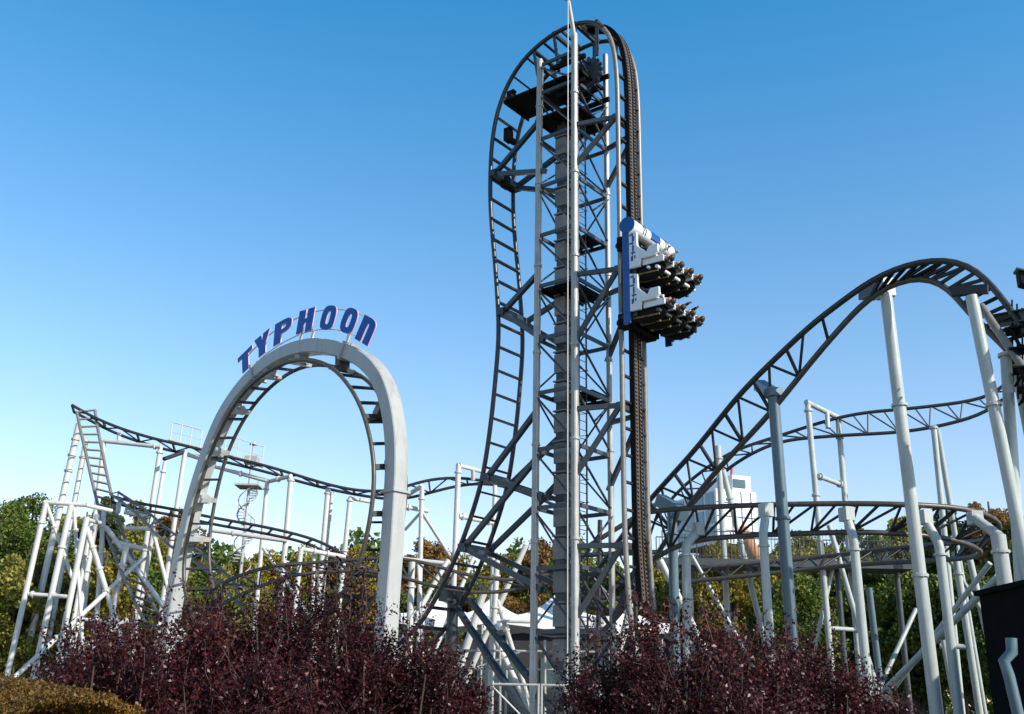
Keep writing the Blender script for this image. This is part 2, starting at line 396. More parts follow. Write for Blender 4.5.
# chain trough on the outer side of the lift
i0 = min(range(len(near)), key=lambda i: abs(drop_px[i][0]-610)+abs(drop_px[i][1]-33))
cen = resamp([p+g*GA/2 for p in near[i0-3:34]], 90); fr = []
for i, p in enumerate(cen):
    t = (cen[min(i+1, 89)]-cen[max(i-1, 0)]).normalized(); nn = g.cross(t).normalized()
    if nn.dot(u) < 0: nn = -nn
    fr.append((g, nn))
path = [p+f[1]*.07 for p, f in zip(cen, fr)]
MB().sweep(path, fr, [(-.25, -.08), (.25, -.08), (.25, .10), (.20, .10), (.20, -.03), (-.20, -.03), (-.20, .10), (-.25, .10)]).build('chain_trough', M_BLACK, loop)
mb = MB()
for s_ in (-.13, .02, .15): mb.sweep([p+f[1]*.03+g*s_ for p, f in zip(path, fr)], fr, [(-.035, -.03), (.035, -.03), (.035, .03), (-.035, .03)])
mb.build('lift_chain', M_CHAIN, loop)
mb = MB(); L = resamp(path, 170)
for p in L: 
    for s_ in (-.13, .15): mb.box(p+u*.07+g*s_, .05, .11, .07, u, g)
tag(mb.build('chain_links', M_CHAIN, loop), kind='stuff')
# box struts under the drop side and their pairs of arms to the tower
def near_at(py, side):
    c = [(abs(b-py), i) for i, (a, b) in enumerate(drop_px) if (a < 530 if side < 0 else a > 600)]
    return near[min(c)[1]]
for py, dz1, dz2 in ((175, 1.25, -.9), (313, .9, -1.6), (478, 1.9, -1.0), (548, 2.6, -1.6)):
    # interpolated position on the drop side
    ys = [(b, i) for i, (a, b) in enumerate(drop_px) if a < 530]
    ys.sort(); i = max(j for j in range(len(ys)) if ys[j][0] <= py); (b0, k0), (b1, k1) = ys[i], ys[i+1]; f = (py-b0)/(b1-b0)
    p = near[k0].lerp(near[k1], f)+u*.17
    mb = MB().beam(p-g*.12, p+g*(GA+.12), .3, .26); mb.build('strut_saddle', M_BLUEG, loop)
    for gg, leg_ in ((0.05, cA), (GA-.05, cD)):
        q = p+g*gg
        MB().beam(q, V(leg_.x, leg_.y, q.z+dz1), .15, .17).build('strut', M_BLUEG, loop)
        MB().beam(q, V(leg_.x, leg_.y, q.z+dz2)+u*.3, .15, .17).build('strut', M_BRACE if py < 400 else M_BLUEG, loop)
# two beams of the pull-out going down to the tower base
for px0, py0, px1, py1, Y0, Y1 in ((456, 606, 510, 690, 37, 33), (470, 600, 524, 672, 38, 34)):
    a = P(px0, py0, Y0); b = ext(a, P(px1, py1, Y1), .1)
    MB().beam(a, b, .17, .18).build('strut', M_BLUEG, loop)
a = P(453, 600, 37.2); MB().tube([a, V(a.x, a.y, 0)], .2, 12).build('post', M_BLUEG, loop)
MB().box(a+ZZ*.1, 1.1, .4, .35, g, u).build('strut_saddle', M_BLUEG, loop)
# lift side arms
for py, dz in ((115, -1.7), (268, -2.5), (405, -2.3), (545, -2.3)):
    k = near_at(py, 1).copy(); q = onplane(619, py, pl0, g); p = Vector((k.x, k.y, q.z))-u*.12
    MB().beam(p-g*.05, p+g*(GA+.1), .18, .2).build('strut_saddle', M_BRACE, loop)
    for gg, leg_ in ((.05, cB), (GA-.05, cC)):
        s_ = p+g*gg
        MB().beam(s_, V(leg_.x, leg_.y, s_.z+.02), .13, .15).build('strut', M_BRACE, loop)
        MB().beam(s_, V(leg_.x, leg_.y, s_.z+dz)-u*.1, .13, .15).build('strut', M_BRACE, loop)
for px, py in ((533, 50), (553, 33), (574, 23), (596, 21)):
    q = onplane(px, py, pl0, g)
    for gg in (.05, GA-.05):
        MB().beam(q+g*gg, V(*(q+g*gg).xy, H-1.0)+u*(.25 if px < 560 else 0), .09, .1, g).build('strut', M_BRACE, loop)
    MB().beam(q, q+g*GA, .12, .14).build('strut_saddle', M_TIE, loop)
# brake units seen on the top left of the loop, and the guide rod between the rails
for px, py in ((500, 97), (497, 134), (494, 180)):
    c = onplane(px+9, py+3, pl0+g*GA*.45, g)+u*.12
    mb = MB(); mb.box(c, .22, .34, .5, u, g); mb.box(c+ZZ*.3, .34, .2, .1, u, g); mb.disc(c-ZZ*.2+u*.1, g, .13, .5); mb.build('brake_unit', M_BLACK, loop)

# ------------------------------------------------------------------ fence round the tower foot
fence = thing('mesh_fence', 'grey tubular fence with wire mesh panels at the foot of the lift tower', 'fence', P(492, 690, 27).xy.to_3d())
fx = [P(491, 690, 27), P(540, 690, 27), P(601, 690, 27)]; ft = P(505, 683, 27).z
for a, b in zip(fx, fx[1:]):
    a = V(a.x, a.y, 0); b = V(b.x, b.y, 0); t = (b-a).normalized(); a = a+t*.04; b = b-t*.04
    mb = MB().tube([a, a+ZZ*ft], .032, 8); mb.tube([b, b+ZZ*ft], .032, 8); mb.tube([a+ZZ*(ft-.03), b+ZZ*(ft-.03)], .03, 8); mb.tube([a+ZZ*.12, b+ZZ*.12], .02, 6)
    fo = mb.build('panel_frame', M_TOWER, fence)
    mb = MB(); L_ = (b-a).length
    for x in np.arange(.06, L_, .07): mb.tube([a+t*x+ZZ*.12, a+t*x+ZZ*(ft-.04)], .0035, 3, cap=False)
    for z in np.arange(.15, ft-.05, .1): mb.tube([a+t*.02+ZZ*z, b-t*.02+ZZ*z], .0035, 3, cap=False)
    mb.build('wire_mesh', M_BRACE, fo)
MB().tube([V(fx[0].x+.05, fx[0].y, ft-.1), V(fx[1].x-.1, fx[1].y, .9)], .022, 6).build('brace', M_WHITE, fence)

# ================================================================== ARCH
d = V(.72, -.694, 0); nb = V(.694, .72, 0)        # d: left leg -> right leg, nb: away from the camera
pA = P(395, 470, 30)
outer_px = [(383,660),(384.5,640),(386.5,600),(391,540),(395,470),(395,440),(391,405),(383,378),(371,359),(353,346),(333.6,340),(317,337.6),(300,339),(277.6,347),(255,363),(235.6,383),(216,413),(202,447),(188,490),(176,540),(166,590),(160,630),(158,650)]
outer = resamp([onplane(a, b, pA, nb) for a, b in outer_px], 120)
ac = sum(outer, Vector())/120
def arcframe(pts, i):
    t = (pts[min(i+1, len(pts)-1)]-pts[max(i-1, 0)]).normalized(); r = nb.cross(t).normalized()
    if r.dot(ac-pts[i]) < 0: r = -r
    return r       # inward
RT, DP = .50, .52
fr = [(arcframe(outer, i), nb) for i in range(120)]
for e, k in ((0, 1), (-1, 1)):
    p = outer[e]; 
    if p.z > 0: pass
arch = thing('loop_arch', 'big pale grey box girder arch carrying the loop under the blue letters', 'arch', V(outer[0].x, outer[0].y, 0))
foot_r = outer[0].copy(); foot_l = outer[-1].copy()
pts = [V(foot_r.x, foot_r.y, 0)]+outer+[V(foot_l.x, foot_l.y, 0)] if foot_r.z > .3 else outer
fr2 = [fr[0]]+fr+[fr[-1]] if foot_r.z > .3 else fr
prof = [(0, .03), (.03, 0), (RT-.03, 0), (RT, .03), (RT, DP-.03), (RT-.03, DP), (.03, DP), (0, DP-.03)]
cut = 56   # girder is bolted together near the crown
jr = min(range(len(pts)), key=lambda i: (pts[i]-onplane(345, 343, pA, nb)).length)
jl = min(range(len(pts)), key=lambda i: (pts[i]-onplane(253, 366, pA, nb)).length)
for a_, b_ in ((0, jr), (jr, jl), (jl, len(pts)-1)):
    MB().sweep(pts[a_:b_+1], fr2[a_:b_+1], prof).build('girder_segment', M_ARCH, arch)
jc = min(range(len(pts)), key=lambda i: (pts[i]-onplane(394, 492, pA, nb)).length)
for j in (jr, jl, jc):
    p = pts[j]; r_, q = fr2[j]; t = r_.cross(q)
    MB().sweep([p-t*.035, p+t*.035], [fr2[j]]*2, [(-.07, -.07), (RT+.07, -.07), (RT+.07, DP+.07), (-.07, DP+.07)]).build('flange', M_ARCH, arch)
for f in (foot_r, foot_l):
    MB().box(V(f.x, f.y, .2)+nb*DP/2+(d if f is foot_l else -d)*RT/2, 1.3, 1.3, .4, d, nb).build('footing', M_CONC, arch)
# loop track hung inside the arch
near_px = [(325,612),(345,592),(358,572),(363,552),(370,524),(373,498),(375.5,478),(374,458),(370,436),(363,410),(353,391),(342,376),(328,364),(305.7,358.6),(283,363),(263.6,374),(244,391),(226,418),(212,449),(201,482),(190,525),(183.5,560),(183,585),(188,605),(196,625)]
nr = [onplane(a, b, pA+nb*(-.25), nb) for a, b in near_px]
far_px = {(283,363):(291.7,371),(263.6,374):(272,385),(244,391):(253,405),(226,418):(238,429),(212,449):(226,456),(201,482):(217,490),(190,525):(209.5,532),(183.5,560):(208.5,566),(183,585):(212,588),(188,605):(217,606),(196,625):(226,624)}
frr = []
for q, p in zip(near_px, nr):
    if q in far_px: frr.append(onplane(*far_px[q], pA+nb*1.0, nb))
    elif q == (305.7, 358.6): frr.append(onplane(317, 364, pA+nb*1.0, nb))
    else: frr.append(p+nb*1.25)
lt, aa, bb = track('loop_track', 'oval vertical loop of thin ladder track hanging inside the grey arch', nr, frr, 'ladder', .82, .07, M_RAILB, M_TIE, (.07, .09))
# brackets from track to girder
for px, py in ((374, 405), (383, 462), (376, 520), (335, 359), (296, 352), (262, 371), (232, 405), (212, 447), (196, 495), (185, 540)):
    q = onplane(px, py, pA, nb); j = min(range(len(pts)), key=lambda i: (pts[i]-q).length)
    k = min(range(len(aa)), key=lambda i: ((aa[i]+bb[i])/2-pts[j]-fr2[j][0]*RT-nb*DP/2).length)
    r_, _ = fr2[j]; base = pts[j]+r_*RT+nb*DP/2; tgt = (aa[k]+bb[k])/2; t = r_.cross(nb)
    w0 = .28
    mb = MB().sweep([base, tgt], [(t*1.0, nb)]*2, [(-w0/2, -DP/2+.05), (w0/2, -DP/2+.05), (w0/2, DP/2-.05), (-w0/2, DP/2-.05)])
    mb.beam(aa[k], bb[k], .16, .16, t); mb.build('track_bracket', M_ARCH if px < 300 else M_BRACE, arch)

# ------------------------------------------------------------------ the letters T Y P H O O N
def ring(c, rx, ry, e, w, n=40, a0=0, a1=2*math.pi, p=3.0):
    O = []; I = []
    for k in range(n+1):
        a = a0+(a1-a0)*k/n; cx, sy = math.cos(a), math.sin(a)
        f = (abs(cx)**p+abs(sy)**p)**(-1/p)
        O.append((c[0]+(rx+e)*cx*f, c[1]+(ry+e)*sy*f)); I.append((c[0]+max(.01, rx-w-e)*cx*f, c[1]+max(.01, ry-w-e)*sy*f))
    return [[O[k], O[k+1], I[k+1], I[k]] for k in range(n)]
def letter(ch, e):
    """polygons of a condensed heavy capital, 0.62 wide, 1 high, stroke grown by e"""
    W, S = .60, .25
    def rc(x0, y0, x1, y1): return [(x0-e, y0-e), (x1+e, y0-e), (x1+e, y1+e), (x0-e, y1+e)]
    if ch == 'T': return [rc(W/2-S/2, 0, W/2+S/2, 1-.2)[:2]+[(W/2+S/2+e, .8-e), (W/2-S/2-e, .8-e)], rc(0, .8, W, 1)]
    if ch == 'Y': return [[(W/2-S/2-e, -e), (W/2+S/2+e, -e), (W/2+S/2+e, .42), (W+e, 1+e), (W-S-e, 1+e), (W/2, .66+e*.5), (S+e, 1+e), (-e, 1+e), (W/2-S/2-e, .42)]]
    if ch == 'H': return [rc(0, 0, S, 1), rc(W-S, 0, W, 1), [(S+e, .42-e), (W-S-e, .42-e), (W-S-e, .6+e), (S+e, .6+e)]]
    if ch == 'P':
        st = rc(0, 0, S, 1); P_ = [[(-e, -e), (S+e, -e), (S+e, 1+e), (-e, 1+e)]]
        c = (S+.02, .70); 
        O = []; I = []
        for k in range(17):
            a = -math.pi/2+math.pi*k/16; f = (abs(math.cos(a))**2.6+abs(math.sin(a))**2.6)**(-1/2.6)
            O.append((c[0]+(W-S+e)*math.cos(a)*f, c[1]+(.30+e)*math.sin(a)*f)); I.append((c[0]+(W-2*S+.06-e)*math.cos(a)*f, c[1]+(.11-e*.6)*math.sin(a)*f))
        P_ += [[O[k], O[k+1], I[k+1], I[k]] for k in range(16)]
        P_ += [[(S+e, O[0][1]), O[0], I[0], (S+e, I[0][1])], [(S+e, I[-1][1]), I[-1], O[-1], (S+e, O[-1][1])]]
        return P_
    if ch == 'O': return ring((W/2, .5), W/2, .5, e, S-.03)
    if ch == 'N':
        P_ = [rc(0, 0, S, 1)]
        O = []; I = []; c = (S+.0, .62)
        for k in range(13):
            a = math.pi/2*(1-k/12); f = (abs(math.cos(a))**3+abs(math.sin(a))**3)**(-1/3)
            O.append((c[0]+(W-S+e)*math.cos(a)*f+e*(0), c[1]+(.38+e)*math.sin(a)*f)); I.append((c[0]+(W-2*S-e)*math.cos(a)*f, c[1]+(.16-e)*math.sin(a)*f))
        O[0] = (S+e, O[0][1]); I[0] = (S+e, I[0][1])
        P_ += [[O[k], I[k], I[k+1], O[k+1]] for k in range(12)]
        P_ += [[(W-S-e, -e), (W+e, -e), O[-1], I[-1]]]
        return P_
def solid(mb, polys, T, depth, z0):
    """extrude a set of edge-to-edge polygons, walls only on the outside edges"""
    key = lambda q: (round(q[0], 4), round(q[1], 4)); ed = {}
    for p in polys:
        for a, b in zip(p, p[1:]+p[:1]): ed[(key(a), key(b))] = 1
    for p in polys:
        mb.add([T(x, y, z0) for x, y in p], [list(range(len(p)))]); mb.add([T(x, y, z0+depth) for x, y in p][::-1], [list(range(len(p)))])
        for a, b in zip(p, p[1:]+p[:1]):
            if (key(b), key(a)) in ed or key(a) == key(b): continue
            mb.add([T(*a, z0), T(*b, z0), T(*b, z0+depth), T(*a, z0+depth)], [[3, 2, 1, 0]])
sign = thing('letter_sign', 'arched sign of seven separate blue letters reading TYPHOON on top of the grey arch', 'sign', onplane(300, 340, pA, nb)+nb*.3)
spl = pA+nb*.15
base_px = [('T', 246.5, 370.5, .92), ('Y', 263, 355, .97), ('P', 282.5, 342, .98), ('H', 304.5, 332.5, .98), ('O', 326, 330, 1.0), ('O', 345.5, 333, 1.0), ('N', 362, 342.5, 1.0)]
bp = [onplane(x, y, spl, nb) for _, x, y, _ in base_px]
arc = resamp([bp[0]*2-bp[1]]+bp+[bp[-1]*2-bp[-2]], 100)
LH = .86
topc = []
for (ch, x, y, s_), p in zip(base_px, bp):
    j = min(range(100), key=lambda i: (arc[i]-p).length); t = (arc[min(j+6, 99)]-arc[max(j-6, 0)]).normalized(); n_ = nb.cross(t).normalized()
    if n_.z < 0: n_ = -n_
    if t.dot(d) < 0: t = -t
    n_ = (n_+ZZ*.15+t*.10).normalized()
    sc_ = LH*s_
    wf = 2.0 if ch in 'TYP' else (1.8 if ch == 'H' else 1.58)
    T = lambda X, Y_, Z, p=p, wf=wf, t=t, n_=n_, sc_=sc_: p+t*((X-.3)*sc_*wf)+n_*(Y_*sc_)+nb*Z
    mb = MB(); solid(mb, letter(ch, 0), T, .03, -.05); lo = mb.build('letter', M_BLUE, sign); lo['label'] = 'blue letter '+ch
    mb = MB(); solid(mb, letter(ch, .013), T, .03, -.042); mb.build('edging', M_PINK, lo)
    topc.append(p+n_*sc_*.9)
for rowpts in ([p+ZZ*.06 for p in bp], topc):
    MB().tube([q+nb*.12 for q in resamp(rowpts, 50)], .022, 6).build('sign_rail', M_WHITE, sign)
for px, py in ((254, 366), (298, 339), (309, 338), (344, 341)):
    q = onplane(px, py, spl, nb); j = min(range(100), key=lambda i: (arc[i]-q).length)
    MB().beam(q-ZZ*.15+nb*.1, arc[j]+ZZ*.1+nb*.12, .09, .06).build('bracket', M_WHITE, sign)

# ================================================================== OTHER TRACKS
# airtime hill on the right
U3 = [(560,612),(590,580),(633,521),(656,492.5),(694,451),(739,395),(774,360),(820,317),(843,302),(865,283),(896,268),(922,260.5),(949,258),(971,264),(986.5,279),(1002,298),(1017,319),(1035,345),(1060,385)]
L3 = [(592,640),(622,612),(656,556),(684,513),(706,483),(734,452),(769,414.5),(808.5,365),(820,351),(843,325),(861.6,304),(888,285),(914.6,276),(933.5,277),(952.5,290.5),(967.6,313),(990,332),(1009,351),(1045,395)]
hill, h1, h2 = track('hill_track', 'tall dark lattice track hill climbing to a banked crest at the right', tr(U3, [40, 36, 32, 29, 27, 25.5]), tr(L3, [39.3, 35.6, 32, 29.6, 27.6, 26]), 'zig', .72, .095, M_RAIL, M_TIE, (.09, .10), M_RAILB, lace_to=.62, tie_to=.64)
def kk(h, px, py, Y):
    q = P(px, py, Y); r_ = (q-CAM).normalized()
    return min(range(len(h)), key=lambda i: ((h[i]-CAM).normalized()-r_).length)
anc = [((871, 297), (880, 276)), ((890, 284), (905, 266)), ((914, 277), (940, 259)), ((933, 277), (962, 261)), ((947, 284), (982, 275)), ((967, 313), (1000, 296)), ((990, 332), (1018, 320)), ((1009, 351), (1035, 345))]
ka = [kk(h2, *a_, 28) for a_, _ in anc]; kb = [kk(h1, *b_, 28) for _, b_ in anc]
for t_ in np.arange(0, 1.0001, 1/26):
    x_ = t_*(len(anc)-1); i2 = int(round(float(np.interp(x_, range(len(anc)), ka)))); i1 = int(round(float(np.interp(x_, range(len(anc)), kb))))
    MB().beam(h1[i1], h2[i2], .08, .09).build('crosstie', M_TIE, hill)
# crossties close together over the crest, where the ladder is seen from below
# helix on the right
UA = [(640,513),(657,511),(689.5,508),(759,505),(803.5,504),(860,503.5),(905,504.5),(944.5,506.5),(973,510),(994,516.5),(1003,525),(1000,534),(985,541),(941,544),(880,550),(820,557),(760,563),(700,568),(665,572)]
LA = [(640,566),(660,556),(680,543),(714,538),(759,535),(803.5,533.5),(860,532),(905,534),(941,537),(965,543),(982,550),(986,555),(975,557),(930,561),(880,563),(820,568),(765,574),(705,580),(668,584)]
helix, q1, q2 = track('helix_track', 'dark lattice track curving level through a wide turn at lower right', tr(UA, [34, 32.5, 31.5, 30.5, 31.5, 37, 40, 41, 42]), tr(LA, [34.5, 33, 32, 31, 32, 36.6, 39, 40, 41]), 'zig', .6, .085, M_RAILB, M_TIE, (.08, .09))
# S curve behind
U5 = [(655,520),(668,503),(680,489),(702,471),(724,456),(740,448),(763,441),(784.6,434),(806.5,427),(825,421),(843,416.5),(860,413),(880,411),(905,409),(933.5,406),(960,402.6),(989,397),(1004,388),(1016,372)]
L5 = [(672,530),(686,512),(700,496),(716,479),(730,466.5),(744.6,457.5),(760,449),(783,440.5),(814,437.5),(839,435.5),(858,434.5),(880,433.5),(896,432.5),(926,428.7),(952.5,423),(979,415.5),(995,407),(1010,394),(1026,380)]
track('curve_track', 'slender dark lattice track snaking level behind the hill between the tall posts', tr(U5, [47, 45, 44, 43, 42, 41]), tr(L5, [46, 44.6, 43.6, 42.6, 41.6, 40.6]), 'zig', .62, .075, M_RAIL, M_BRACE, (.05, .05))
# brake run, far left to the middle
U7 = [(72,405),(80,410),(95,418),(124.7,430),(163,441),(190,446.5),(217,454),(242,460),(267,466),(290,473),(326,484),(350,489.5),(367,491.5),(382,491.5),(395,490),(408,486),(420,481.5),(436,478.5),(454,477.6),(467,478),(483,480.8),(512,486),(529,490.4),(560,500)]
L7 = [(74,412),(86,418),(100,426),(124.7,437),(163,449),(190,454.5),(217,460),(242,466),(267,472),(290,479),(326,488.5),(350,493.5),(367,496.5),(382,498.5),(395,500),(408,498.7),(422.4,495),(438,490.4),(456,486),(474,483.5),(494,484),(516.5,489.5),(529,495),(560,507)]
track('upper_brake_track', 'long high dark track running from the far left peak to behind the tower', tr(U7, [50, 50, 50, 50, 50]), tr(L7, [51.1, 51.3, 51.2, 50.8, 50.6]), 'zig', .95, .075, M_RAIL, M_TIE, (.08, .1))
# steep ladder down from the peak
L8 = [(77,412),(78,420),(85,449),(91,477),(97.5,503),(100,517),(110,543),(121.6,572),(134,601),(150,632)]
R8 = [(95,410),(96,420),(104,460),(108,480),(114.7,507),(123.5,535),(135,564),(148,595),(160,617),(175,640)]
track('steep_drop_track', 'steep grey ladder track dropping from the peak at the far left', tr(L8, [49.8, 48, 46, 45]), tr(R8, [50.4, 48.8, 46.8, 45.8]), 'ladder', .5, .075, M_RAILL, M_RAILL, (.07, .08))
# second level run left
U9 = [(112,496),(131,502),(149,505),(178,510),(212,517.5),(260,526),(300,535),(323,542.5),(345,555),(365,572)]
L9 = [(112,502),(131,508),(149,511),(178,516),(212,524),(260,532.5),(300,541),(320,548),(338,561),(355,578)]
track('lower_brake_track', 'low dark flat track behind the left leg of the arch, ending in a dip', tr(U9, [47, 47]), tr(L9, [48.1, 48]), 'ladder', .95, .07, M_RAIL, M_TIE, (.08, .1))
A10 = [(110,494),(117.6,498.6),(139,515),(155,533),(172.5,548.6),(190,558),(209,573.6),(228,594),(246,612)]
B10 = [(118,492),(125.5,497),(145,509),(159,522),(178,537),(196,548),(214,562),(236,584),(258,604)]
track('twisted_track', 'twisted grey lattice track diving behind the left leg of the arch', tr(A10, [46, 44, 43]), tr(B10, [46.8, 44.9, 43.9]), 'zl', .6, .055, M_RAILL, M_RAILL, (.04, .04))
U11 = [(205,594),(224,582),(238,575.7),(258,568.7),(277.6,565),(300,563.5),(319,562.5),(345,560.5),(371,558.5),(403.4,558.7),(422.4,562),(449,570),(474,576.6),(501,580),(525.5,580),(555,573)]
L11 = [(222,604),(240,595),(258,587),(279,579),(292,574.5),(308,573),(322,572),(345,571),(371,571),(403.4,577),(422.4,584),(456,591),(489.6,593),(518.7,589.5),(540,585),(565,579)]
track('low_curve_track', 'low bowed dark lattice track crossing behind the right leg of the arch', tr(U11, [43, 43, 42, 42]), tr(L11, [42.2, 42.2, 41.2, 41.2]), 'zig', .8, .075, M_RAILB, M_BRACE, (.07, .08))

# ================================================================== SUPPORTS
def pole(T, name, a, b, r, m, to_ground=True, rings=(.5,), plate=True, n=14):
    """round tube between two measured points, carried on down to its footing"""
    e = ext(a, b) if to_ground else b
    o = MB().tube([a, e], r, n).build(name, m, T)
    if to_ground and plate:
        MB().box(V(e.x, e.y, .05), r*3.6, r*3.6, .1).build('base_plate', m, T)
    t = (e-a).normalized()
    for f in rings:
        mb = MB(); p = a.lerp(b, f); mb.tube([p-t*.035, p+t*.035], r+.055, n)
        for k in range(8):
            q = 2*math.pi*k/8; x = t.cross(V(0, 1, 0)).normalized(); y = t.cross(x)
            mb.box(p+x*math.cos(q)*(r+.03)+y*math.sin(q)*(r+.03), .03, .03, .11, x, y, t)
        mb.build('flange', m, o)
    return o
def support(label, specs, m=None, name='support_column', cat='support', group=None, Y=None):
    """specs: (part, (px,py,Y), (px,py,Y), radius, to_ground, rings)"""
    pts = []
    first = None
    for s in specs:
        a = P(*s[1]); b = P(*s[2]); 
        if s[4]: first = ext(a, b); break
    if first is None: first = P(*specs[0][1])
    T = thing(name, label, cat, (first.x, first.y, 0), group)
    for s in specs: pole(T, s[0], P(*s[1]), P(*s[2]), s[3], s[6] if len(s) > 6 else (m or M_POST), s[4], s[5] if len(s) > 5 else ())
    return T
def head(T, px, py, Y, w, h, dp, ang=0, m=None, tilt=0):
    c = P(px, py, Y); ax = V(math.cos(ang), math.sin(ang), 0); ay = V(-math.sin(ang), math.cos(ang), 0)
    ax2 = ax*math.cos(tilt)+ZZ*math.sin(tilt); az2 = ZZ*math.cos(tilt)-ax*math.sin(tilt)
    MB().box(c, w, dp, h, ax2, ay, az2).build('head_box', m or M_POST, T, bevel=.02)
# right foreground
T = support('tall pale post with a box head under the left flank of the hill crest', [('post', (886,294,29), (935,700,29), .18, True, (.3, .72))])
head(T, 885, 289, 29.1, .42, .6, .5, .2); MB().beam(P(884, 286, 29.1), P(866, 294, 30.4), .5, .42).build('arm', M_TIE, T)
T = support('tall pale post under the right shoulder of the hill crest', [('post', (971.4,296,26.2), (1013,500,26.2), .165, True, (.55,))])
MB().beam(P(952, 292, 26.5), P(988, 289, 26), .2, .24).build('arm', M_TIE, T)
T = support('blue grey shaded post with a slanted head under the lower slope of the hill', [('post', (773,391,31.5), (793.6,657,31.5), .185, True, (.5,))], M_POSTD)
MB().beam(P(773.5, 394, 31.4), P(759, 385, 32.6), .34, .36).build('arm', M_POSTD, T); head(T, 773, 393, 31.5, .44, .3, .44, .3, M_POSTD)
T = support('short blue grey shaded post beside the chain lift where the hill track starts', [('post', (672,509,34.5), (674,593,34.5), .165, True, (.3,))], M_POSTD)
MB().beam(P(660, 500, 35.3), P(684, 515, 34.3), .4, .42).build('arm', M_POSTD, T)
T = support('pale ringed post and its raking strut under the track at the right edge', [('post', (1005.5,353,26.4), (1015,495,26.4), .15, True, (.02,)), ('strut', (1015,363,26.4), (1024,410,27.4), .13, True, ())])
MB().tube([P(981, 306, 26.7), P(1024, 369, 25.8)], .11, 12).build('arm', M_RAILL, T)  # not a separate arm: paler tube along the rail for its sunlit stretch
def bent(label, hx, hy, ex, ey, bx, by, Y, r, m=M_POST, hw=.32):
    r *= .84
    a = P(hx, hy, Y+.25); e = P(ex, ey, Y); b = ext(e, P(bx, by, Y))
    T = thing('support_column', label, 'support', (b.x, b.y, 0), 'bent posts under the wide turn')
    MB().tube([a, a.lerp(e, .82), e.lerp(a, .06), e.lerp(b, .02), e.lerp(b, .06), b], r, 14).build('post', m, T)
    p = e.lerp(b, .05); t = (b-e).normalized(); MB().tube([p-t*.03, p+t*.03], r+.05, 14).build('flange', m, T)
    MB().box(a+ZZ*.05, hw, .4, .42, V(.95, .3, 0), V(-.3, .95, 0)).build('head_box', m, T, bevel=.02)
    MB().box(V(b.x, b.y, .05), r*3.6, r*3.6, .1).build('base_plate', m, T)
    return T
bent('bent pale post under the wide turn just left of the blue grey post', 766, 512, 763, 535, 770, 640, 31, .155)
bent('bent pale post under the wide turn between the two long bare posts', 846.7, 516, 853.5, 539, 868, 688, 30.4, .16)
bent('bent pale post under the wide turn right behind the tallest post', 924.5, 519, 939, 544, 959, 714, 30.4, .165)
bent('hooked white post with a round elbow beside the shaded post near the chain lift', 698, 531, 686, 545, 687, 610, 33, .17, M_POST, .3)
T = support('thick pale post at the right end of the wide turn above the black shed', [('post', (998,535,30), (1006,592,30), .21, True, (.3,))]); MB().tube([P(1000, 537, 30), P(972, 516, 31)], .15, 12).build('arm', M_POST, T); head(T, 975, 518, 31, .36, .4, .4)
S = lambda label, *sp, **k: support(label, list(sp), **k)
S('pale portal frame of two posts and a top bar holding the track behind the hill', ('post', (807.5,403,42.5), (833,682,42.5), 0.126, True, (.03, .35)), ('post', (838,417,43.5), (847,523,43.5), 0.126, True, (.2,)), ('beam', (806,402,42.4), (839,418,43.6), 0.118, False), ('beam', (818,476,42.5), (842,485,43.5), 0.101, False, (.1, .9)), ('hanger', (827,412,43.1), (828,428,43), 0.101, False), ('strut', (838,545,42.8), (816,642,42.8), 0.084, True, ()), ('beam', (829,628,42.5), (860,630,43.4), 0.084, False), name='support_frame')
S('pair of slim pale posts joined at the top, right of the tallest post', ('post', (933.5,426,41), (944,531,41), 0.118, True, (.02, .9)), ('post', (937.5,430,41.2), (950,505,41.8), 0.109, True, ()), name='support_frame')
S('slim pale post and dark raking strut left of the blue grey post behind the slope', ('post', (718,446,44), (727,608,44), 0.134, True, (.08,)), ('strut', (723,470,44), (759,618,44.3), 0.126, True, (.2, .5)), ('strut', (692,556,41.5), (724,613,41.5), 0.076, True, ()), name='support_frame')
S('slim ringed pale post low behind the tall posts at right', ('post', (955,552,36), (978,702,36), 0.118, True, (.15,)), ('beam', (940,646,36.2), (973,647,36), 0.092, False))
S('slim pale post behind the right end of the wide turn', ('post', (970,560,38.6), (991,652,38.6), 0.118, True, (.4,)))
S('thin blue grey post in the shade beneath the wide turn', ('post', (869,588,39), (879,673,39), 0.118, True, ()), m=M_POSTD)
S('short slim pale post with a dark stripe low right of the tallest post', ('post', (943,640,35), (955,705,35), 0.084, True, ()))
S('raking pale braces crossing low behind the posts at right', ('brace', (998,577,31.5), (905,670,35), 0.109, True, ()), ('brace', (990,563,32.5), (906,672,36), 0.084, True, ()), ('brace', (916,609,36), (877,693,35), 0.076, True, ()), ('brace', (940,545,36), (1000,640,39), 0.076, True, ()), name='brace_frame')
S('slim pale raking pole left of the bent middle post', ('post', (829,525,40), (848,590,40), 0.101, True, ()))
